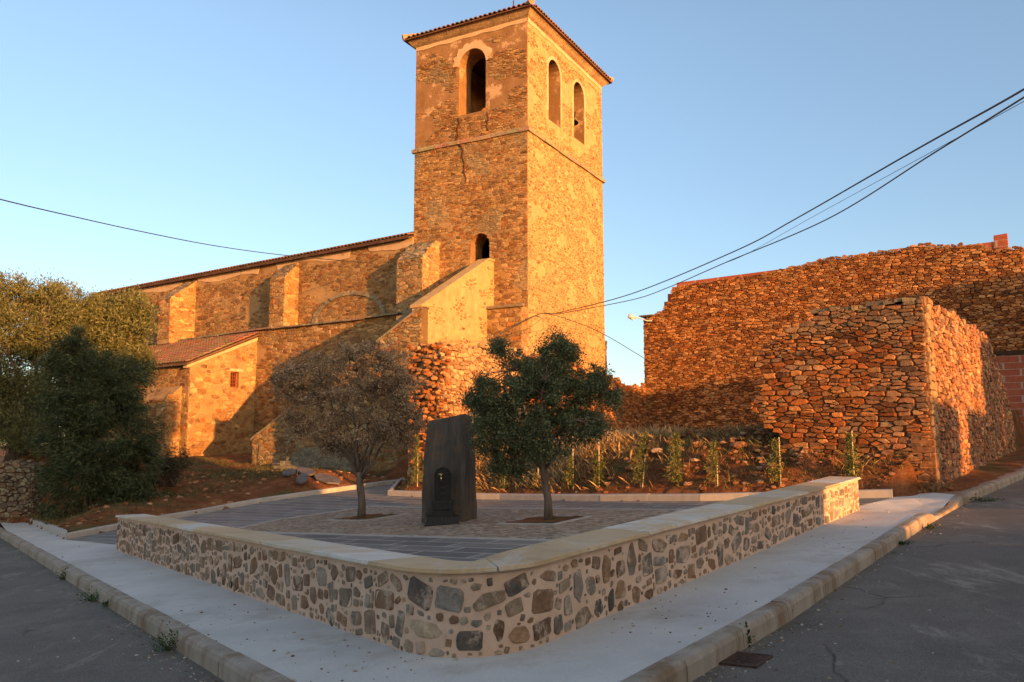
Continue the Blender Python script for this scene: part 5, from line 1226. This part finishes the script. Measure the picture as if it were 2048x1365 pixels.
for a in [(832, 872, 'bushy sunlit sapling on the bank left of the slate slab', .16, 0, 905), (1006, 925, 'short sapling with a cane between the slate slab and the oak trunk', .2, 0, 940, False, .7),
          (1073, 950, 'thin sapling beside a tall pale cane just left of the oak trunk', .14, 0, 885, False, .5), (1143, 915, 'sapling right of the oak trunk with a tall cane above it', .2, 0, 873),
          (1195, 905, 'leafy sapling below the tuft of dry grass', .24, 0, 878), (1280, 868, 'leaning sapling tied to a slanting cane', .26, .12, 910),
          (1356, 866, 'cane-less bright green sapling with the widest foliage', .28, .0, None), (1431, 886, 'drooping sapling with a curled top and bare lower stem', .2, 0, 930, False, .6),
          (1557, 880, 'sapling before the ragged edge of the ruined house', .22, 0, 875, False, .8), (1704, 868, 'shaded sapling before the ruined house front, nearest the street', .24, 0, 862, False, .8)]:
    sapling(*a)
# young bare plant by the annex
yp = A(515, 912, 30.); yz = ground_z(yp.x, 30.); t = thing('young_plant', 'spindly young plant by the church wall left of the slate slabs', 'plant', (yp.x, 30, yz)); mb = MB(); r = random.Random(77); P = Vector((yp.x, 30, yz))
for i in range(9):
    a = r.uniform(0, 6.28); l = r.uniform(.3, .6); h_ = r.uniform(.15, .7); mb.tube([P+UP*h_, P+UP*(h_+.25)+Vector((math.cos(a)*l*.5, math.sin(a)*l*.5, .1)), P+UP*(h_+.55)+Vector((math.cos(a)*l, math.sin(a)*l, .2))], [.012, .008, .003], 5, None, False)
mb.tube([P-UP*.1, P+UP*1.25], [.018, .006], 6); mb.build('stem', M['bark'], t)
n = 160; Q = NPR.normal(size=(n, 3))*np.array([.28, .28, .22])+np.array([P.x, P.y, P.z+.3]); leafmesh('foliage', Q, NPR.normal(size=(n, 3)), .10, .35, [(.08, .11, .05), (.06, .08, .04)], t)

# ---- grass, weeds, loose stones
def blades(name, spots, h, w, cols, lean=.5):
    P = np.array(spots); n = len(P); d = NPR.normal(size=(n, 3))*np.array([lean, lean, 0]); d[:, 2] = 1; d /= np.linalg.norm(d, axis=1, keepdims=True); L = h*NPR.uniform(.4, 1.2, (n, 1)); P = P+d*L*.45
    o = leafmesh(name, P, d, 1., w, cols, None); return o
def bladesm(name, spots, h, w, cols, lean, label):
    P = np.array(spots); n = len(P); d = NPR.normal(size=(n, 3))*lean; d[:, 2] = 1; d /= np.linalg.norm(d, axis=1, keepdims=True); s = NPR.normal(size=(n, 3)); s[:, 2] = 0; s /= np.linalg.norm(s, axis=1, keepdims=True)
    L = h*NPR.uniform(.4, 1.25, (n, 1)); V = np.stack([P-s*w, P+s*w, P+d*L*.6+s*w*.6, P+d*L+np.array([0, 0, -.15])*L*NPR.random((n, 1))+s*L*.15*NPR.random((n, 1))], 1).reshape(-1, 3)
    me = bpy.data.meshes.new(name); me.vertices.add(4*n); me.vertices.foreach_set('co', V.ravel()); me.loops.add(4*n); me.loops.foreach_set('vertex_index', np.arange(4*n)); me.polygons.add(n); me.polygons.foreach_set('loop_start', np.arange(n)*4); me.polygons.foreach_set('loop_total', np.full(n, 4)); me.update(calc_edges=True)
    ca = me.color_attributes.new('Col', 'FLOAT_COLOR', 'CORNER'); C = np.array(cols)[NPR.integers(0, len(cols), n)]*NPR.uniform(.7, 1.3, (n, 1)); C = np.concatenate([C, np.ones((n, 1))], 1); ca.data.foreach_set('color', np.repeat(C, 4, 0).astype(np.float32).ravel()); me.materials.append(M['leaf'])
    o = bpy.data.objects.new(name, me); COL.objects.link(o); return tag(o, label, 'grass', None, 'stuff')
def scatter(n, fn):
    S = []
    while len(S) < n:
        x, y = fn(); S.append((x, y, ground_z(x, y)-.01))
    return S
r = random.Random(14)
def left_slope():
    while True:
        x, y = r.uniform(-17, -4.5), r.uniform(20, 36)
        if inside((x, y), PAVED) or not inside((x, y), VIN): continue
        if nz(x*.9, y*.9, 3)+r.uniform(-.25, .25) < .45: continue
        if pdist((x, y), LKERB2) < 1.6 and r.random() < .85: continue
        return x, y
bladesm('green_grass', scatter(17000, left_slope), .14, .011, [(.07, .09, .03), (.10, .11, .04), (.16, .13, .06)], .35, 'short green and straw grass on the slope below the church')
def bank(c, sx, sy):
    def f():
        while True:
            x, y = c[0]+r.gauss(0, sx), c[1]+r.gauss(0, sy)
            if inside((x, y), PAVED) or not inside((x, y), VIN): continue
            if pdist((x, y), BKERB) < .35: continue
            return x, y
    return f
c1 = A(1195, 915, 21.2); c2 = A(1000, 930, 22.8)
bladesm('dry_grass', scatter(6000, bank((c1.x, c1.y), .75, .45)), .36, .006, [(.55, .38, .18), (.46, .30, .14), (.62, .46, .25)], .6, 'bleached dry grass tuft crowning the earth bank')
bladesm('dry_weeds', scatter(3600, bank((c2.x, c2.y), .9, .6))+scatter(2600, bank((2.2, 20.6), 1.7, .7)), .32, .006, [(.42, .27, .12), (.5, .34, .16), (.30, .18, .08)], .8, 'tangled dry weeds on the earth bank behind the kerb')
def bankany():
    while True:
        k = r.randrange(1, len(BKERB)-1); a, b = BKERB[k], BKERB[k+1] if k+1 < len(BKERB) else BKERB[k]; t = r.random(); x = a[0]+(b[0]-a[0])*t+r.uniform(.1, 2.8)*.6; y = a[1]+(b[1]-a[1])*t+r.uniform(.1, 2.8)
        if inside((x, y), PAVED) or not inside((x, y), VIN): continue
        return x, y
bladesm('bank_weeds', scatter(7500, bankany), .22, .008, [(.17, .17, .05), (.28, .20, .08), (.36, .24, .11), (.11, .14, .04)], .6, 'sparse weeds growing on the red earth bank')
def rock(q, a, c, name='loose_stone', label='', group=None, flat=.55, seed=0):
    r = random.Random(seed); m = MB(); V = []
    for k, (s_, z) in enumerate(((.6, -.5), (1, -.1), (.9, .45), (.45, .8))):
        for j in range(7):
            an = j*.8976+r.uniform(-.25, .25); rr = a*s_*r.uniform(.8, 1.15); V.append(Vector(q)+Vector((rr*math.cos(an), rr*.8*math.sin(an), a*flat*z+r.uniform(-.05, .05)*a)))
    m.add(V, [(k*7+j, k*7+(j+1) % 7, k*7+7+(j+1) % 7, k*7+7+j) for k in range(3) for j in range(7)]+[tuple(21+j for j in range(7)), tuple(range(6, -1, -1))], c)
    return m.build(name, M['dry']) 
for i, (u, v, a, c, lab) in enumerate([(1315, 906, .17, (.5, .34, .22), 'pale rounded boulder on the bank between two saplings'), (1390, 925, .12, (.4, .26, .16), 'tan stone low on the bank left of the drooping sapling'),
        (1260, 945, .13, (.3, .14, .07), 'reddish stone half way down the bank below the dry grass'), (1480, 900, .2, (.28, .13, .06), 'dark reddish rock on the bank before the ruin edge'), (1375, 975, .12, (.34, .2, .12), 'brown stone just behind the kerb by the widest sapling'),
        (1545, 945, .2, (.26, .13, .07), 'rock at the foot of the ragged ruin edge'), (1105, 960, .1, (.36, .2, .1), 'small orange stone behind the oak trunk')]):
    Y = 20.5 if u < 1450 else 18.3; p = A(u, v, Y)
    if u < 1300: Y = 21
    for Y in np.arange(16.5, 26, .1):
        p = A(u, v, Y)
        if inside((p.x, p.y), VIN) and not inside((p.x, p.y), PAVED) and p.z <= ground_z(p.x, p.y): break
    tag(rock((p.x, p.y, ground_z(p.x, p.y)+a*.15), a, c, seed=i), lab, 'stone', 'loose stones on the bank')
clods = MB(); r = random.Random(44)
for i in range(1500):
    if i % 4:
        x, y = bankany(); a = r.uniform(.02, .10)**1.0
    else:
        x, y = r.uniform(-12, -4), r.uniform(18, 30)
        if inside((x, y), PAVED) or not inside((x, y), VIN): continue
        a = r.uniform(.02, .10)
    q = Vector((x, y, ground_z(x, y)+a*.2)); V = []
    for k, (s_, z) in enumerate(((.8, -.5), (1, .1), (.5, .6))):
        for j in range(5):
            an = j*1.2566+r.uniform(-.3, .3); V.append(q+Vector((a*s_*math.cos(an), a*s_*math.sin(an), a*.6*z)))
    c = r.choice([(.26, .10, .045), (.34, .17, .09), (.2, .085, .04), (.4, .24, .14)]); clods.add(V, [(k*5+j, k*5+(j+1) % 5, k*5+5+(j+1) % 5, k*5+5+j) for k in range(2) for j in range(5)]+[tuple(10+j for j in range(5))], c)
tag(clods.build('earth_clods', M['dry']), 'red earth clods and gravel strewn over the banks', 'rubble', None, 'stuff')
grit = MB(); r = random.Random(91)
for i in range(1500):
    k = r.choice([1, 2, 2, 2, 3, 9, 9, 10, 10, 11, 12]) ; a, b = KERB[k], KERB[k+1]; t_ = r.random(); off = abs(r.gauss(0, .16))+.02
    if r.random() < .25: off = r.uniform(0, 3.5)
    dx, dy = b[0]-a[0], b[1]-a[1]; L = math.hypot(dx, dy); x, y = a[0]+dx*t_+dy/L*off, a[1]+dy*t_-dx/L*off; z = plane(x, y)-.15
    if r.random() < .22: off = -r.uniform(.02, 1.4); x, y = a[0]+dx*t_+dy/L*off, a[1]+dy*t_-dx/L*off; z = plane(x, y)+.002
    if pdist((x, y), KERB) < .02: continue
    q = Vector((x, y, z)); a = r.choice([.004, .005, .007, .010]) if r.random() < .9 else .016; V = []
    for k2, (s_, zz) in enumerate(((.8, -.3), (1, .2), (.5, .7))):
        for j in range(5): an = j*1.2566+r.uniform(-.3, .3); V.append(q+Vector((a*s_*math.cos(an), a*s_*math.sin(an), a*.8*zz)))
    grit.add(V, [(k2*5+j, k2*5+(j+1) % 5, k2*5+5+(j+1) % 5, k2*5+5+j) for k2 in range(2) for j in range(5)]+[tuple(10+j for j in range(5))], r.choice([(.30, .24, .18), (.42, .36, .29), (.16, .10, .06), (.22, .12, .06), (.5, .46, .4)]))
tag(grit.build('gutter_grit', M['dry']), 'loose grit and small stones along the kerb gutters', 'grit', None, 'stuff')
# broken slate slabs lying on the slope
for i, (u, v, Y, w, l, ya, lab) in enumerate([(655, 962, 27.0, .75, 1.3, 20, 'large sunlit slate slab lowest on the slope next to the kerb'), (612, 948, 28.0, .6, 1.2, 35, 'slate slab in the middle of the heap'), (578, 950, 27.0, .45, 1.5, 50, 'long narrow dark slate slab at the left of the heap'),
        (632, 932, 29.2, .8, 1.2, 15, 'bluish slate slab at the top right of the heap'), (560, 930, 29.2, .7, .9, 60, 'slate slab at the top left of the heap, in grass'), (596, 930, 29.5, .5, .9, 10, 'small sunlit slate slab on top of the heap'), (605, 966, 26.6, .35, 1.1, 55, 'slate strip nearest the kerb left of the large slab')]):
    for Y in np.arange(22., 33, .1):
        p = A(u, v, Y)
        if inside((p.x, p.y), VIN) and not inside((p.x, p.y), PAVED) and p.z <= ground_z(p.x, p.y)+.03: break
    r = random.Random(i); m = MB(); d = az(ya-60); e = az(ya+30); n = 7; gzx = (ground_z(p.x+.5, p.y)-ground_z(p.x-.5, p.y)); gzy = (ground_z(p.x, p.y+.5)-ground_z(p.x, p.y-.5)); P = []
    for j in range(n):
        an = 6.283*j/n+.3; q = d*(l/2*math.cos(an)*r.uniform(.85, 1.1))+e*(w/2*math.sin(an)*r.uniform(.85, 1.1)); P.append(Vector((p.x+q.x, p.y+q.y, ground_z(p.x, p.y)+.05+.012*i+gzx*q.x+gzy*q.y)))
    m.prism(P, UP*.05); tag(m.build('slate_slab', M['slate_slab']), lab, 'slab', 'slate slabs heaped on the slope')
# weeds in the gutter
def weed(u, v, h_, wd_, n, lab, cols=((.05, .09, .03), (.07, .12, .04), (.035, .06, .022)), ls=.035):
    x, y = G(u, v, -.15); P = Vector((x, y, plane(x, y)-.15)); Q = NPR.normal(size=(n, 3))*np.array([wd_*.4, wd_*.4, 0]); Q[:, 2] = np.abs(NPR.normal(size=n))*h_*.55+.01; D = Q*np.array([1, 1, .5])+NPR.normal(size=(n, 3))*.02+np.array([0, 0, .02]); Q += np.array(P)
    t = thing('gutter_weed', lab, 'weed', P, 'weeds growing along the kerb'); leafmesh('foliage', Q, D, ls, .6, list(cols), t); mb = MB(); r = random.Random(int(u))
    for i in range(12): a = r.uniform(0, 6.28); mb.tube([P, P+Vector((math.cos(a)*wd_*.5, math.sin(a)*wd_*.5, r.uniform(.3, 1)*h_))], [.004, .002], 4, (.08, .1, .04), False)
    mb.build('stem', M['leaf'], t)
weed(1490, 1293, .10, .07, 70, 'broad leaved green weed beside the drain grate', ls=.04)
weed(1568, 1240, .08, .06, 60, 'small green weed against the right kerb above the grate', ls=.035)
weed(1862, 1058, .05, .09, 70, 'low dark weed where the lowered kerb begins')
weed(1805, 1090, .04, .09, 60, 'flat weed a little before the lowered kerb')
weed(1965, 1003, .05, .34, 260, 'wide dark weed patch spreading on the asphalt past the lowered kerb')
weed(128, 1160, .12, .12, 80, 'green weed in the left gutter, farthest from the camera')
weed(182, 1203, .10, .2, 120, 'sprawling weed on the asphalt beside the left kerb'); weed(216, 1214, .06, .08, 50, 'tiny weed just past the sprawling one')
weed(335, 1302, .14, .18, 320, 'bushy fine leaved weed, largest in the left gutter', ls=.022)
weed(470, 1362, .10, .05, 60, 'upright green weed cut by the bottom of the photo')

# ================================================================== CABLES AND LAMP
def cable(pts, rad, lab, name='overhead_cable', sub=10):
    P = [A(*p) for p in pts]; out = []
    for i in range(len(P)-1):
        p0 = P[max(0, i-1)]; p1 = P[i]; p2 = P[i+1]; p3 = P[min(len(P)-1, i+2)]
        for k in range(sub):
            t = k/sub; out.append(.5*((2*p1)+(p2-p0)*t+(2*p0-5*p1+4*p2-p3)*t*t+(3*p1-p0-3*p2+p3)*t*t*t))
    out.append(P[-1]); mb = MB(); mb.tube(out, rad, 6); return tag(mb.build(name, M['cable']), lab, 'cable', 'overhead cables')
cable([(-200, 345, 17), (0, 399, 20), (140, 432, 23), (285, 464, 26), (430, 492, 30), (570, 511, 33), (745, 527, 37.2)], .017, 'twisted black cable sagging from the left edge to the nave wall')
cable([(2300, 20, 8.5), (2048, 179, 11), (1830, 301, 14.5), (1588, 440, 20), (1469, 503, 23), (1260, 589, 29), (1112, 627, 34.4)], .016, 'upper black cable from the right edge to the tower')
cable([(2300, 35, 8.5), (2048, 195, 11), (1870, 305, 14), (1652, 440, 19), (1450, 526, 24), (1335, 576, 28.5), (1260, 601, 31), (1112, 629, 34.4)], .014, 'lower black cable on the right, crossing the barn corner')
cable([(2300, 60, 8.6), (2048, 203, 11.4), (1838, 318, 14.4), (1615, 440, 19.6), (1500, 505, 22.5), (1452, 526, 24.)], .005, 'thin grey wire between the two thick cables on the right')
cable([(1112, 628, 34.4), (1082, 628, 34.), (1050, 642, 33.3), (1000, 668, 33.)], .018, 'cable dropping from the tower knot to the stair wall')
cable([(1085, 627, 34.2), (1120, 634, 34.8), (1200, 665, 36), (1290, 718, 37.5)], .014, 'thin cable falling from the tower knot to behind the barn')
pe = A(2300, 38, 8.5); pg = plane(pe.x+.1, pe.y)-.15; up_ = thing('utility_pole', 'tall grey wooden pole carrying the cables, just past the right edge', 'pole', (pe.x+.1, pe.y, pg))
mb = MB(); mb.tube([(pe.x+.12, pe.y, pg-.2), (pe.x+.1, pe.y, pe.z+.7)], [.13, .09], 12); mb.build('shaft', M['bark'], up_); mb = MB(); mb.box(Vector((pe.x+.04, pe.y, pe.z+.02)), Vector((.06, 0, 0)), Vector((0, .09, 0)), UP*.12); mb.build('bracket', M['iron'], up_)
lp = A(1294, 642, 41.6); lt = thing('street_lamp', 'small white street lamp on a short arm at the barn corner', 'street lamp', lp); mb = MB()
hp = A(1267, 635, 41.2); mb.tube([lp+Vector((.25, 0, 0)), lp, hp+Vector((.1, 0, .02))], [.03, .03, .025], 8); mb.build('arm', M['metal'], lt)
dv = (hp-lp).normalized(); mb = MB(); mb.lathe([(.035, -.14), (.07, -.12), (.12, 0), (.13, .16), (.10, .28), (.001, .33)], hp, 12, None, dv); mb.build('lamp_head', M['metal'], lt, True)
mb = MB(); mb.lathe([(.09, .0), (.10, .06), (.085, .16), (.001, .2)], hp-UP*.06, 12, None, dv); mb.build('lamp_glass', M['glass'], lt, True)

# ================================================================== HOUSES BEHIND THE CAMERA (unseen, placed and sized to shade the street and plaza)
SH = Vector((math.sin(R_(SUN_AZ)), math.cos(R_(SUN_AZ)), 0)); TT = Vector((-SH.y, SH.x, 0))       # towards the sun, and across
M['house'] = noise_mat('house_plaster', (.34, .27, .20), (.46, .38, .29), 2, .95, .4, .02, 12)
def house(q0, q1, eave, ridge, lab, ac=13., dep=7., chim=None):
    b = SH*ac+TT*(q0+q1)/2; zb = plane(b.x, b.y)-.2; t = thing('shade_house', lab, 'house', (b.x, b.y, zb), 'unseen houses shaped to cast shade')
    f = lambda q, a, z: TT*q+SH*(ac+a)+UP*z; mb = MB(); mb.prism([f(q0, 0, zb-1), f(q1, 0, zb-1), f(q1, 0, eave), f(q0, 0, eave)], SH*dep); w = mb.build('wall', M['house'], t)
    mb = MB(); mb.prism([f(q0-.2, -.3, eave+.002), f(q0-.2, dep+.3, eave+.002), f(q0-.2, dep/2, ridge)], TT*(q1-q0+.4), (.3, .13, .08)); rf = mb.build('roof', M['tilec'], t)
    if eave-zb < 2.9: return t
    n = max(1, int((q1-q0)/3)); 
    for i in range(n):
        q = q0+(q1-q0)*(i+.5)/n
        for z in ([zb+1.4] if eave < 5 else [zb+1.4, zb+4.4]):
            mb = MB(); mb.box(f(q, .0, z+.6), TT*.5, SH*.03, UP*.65); wi = mb.build('window', M['wood'], t); mb = MB(); mb.box(f(q, -.02, z+.6), TT*.42, SH*.03, UP*.57); mb.build('pane', M['dark'], wi)
    mb = MB(); mb.box(f(q0+.8, -.0, zb+1.05), TT*.5, SH*.04, UP*1.1); mb.build('door', M['wood'], t)
    return t
house(-26, -8, 7.9, 9.0, 'long two storey plastered house shaped to cast shade, leftmost behind the viewer')
house(-7.6, 10.85, 8.0, 9.2, 'two storey plastered house shaped to shade the plaza, directly behind the viewer')
house(11.1, 14.7, 2.1, 2.56, 'unseen low shed between two tall houses, kept low to let sun pass')
house(14.8, 15.75, 2.9, 3.3, 'narrow unseen lean-to beside the low shed, shaped to cast shade')
house(15.9, 18.4, 4.0, 4.8, 'small unseen outhouse beside the narrow lean-to, shaped to cast shade')
house(18.5, 19.9, 2.9, 3.4, 'low unseen garden wall block added to keep sun off the road')
house(20.0, 22.7, 4.0, 4.9, 'small unseen house shape up the street, added to cast tree-like shade')
house(22.9, 26.4, 5.8, 6.9, 'single storey unseen house farther up the street, shaped to cast shade')
house(26.5, 33.5, 7.4, 8.6, 'two storey unseen house past the single storey one, shaped to shade the barn')
house(33.7, 55, 9.4, 11.2, 'tall unseen house at the far end of the row, shaped to shade the barn')
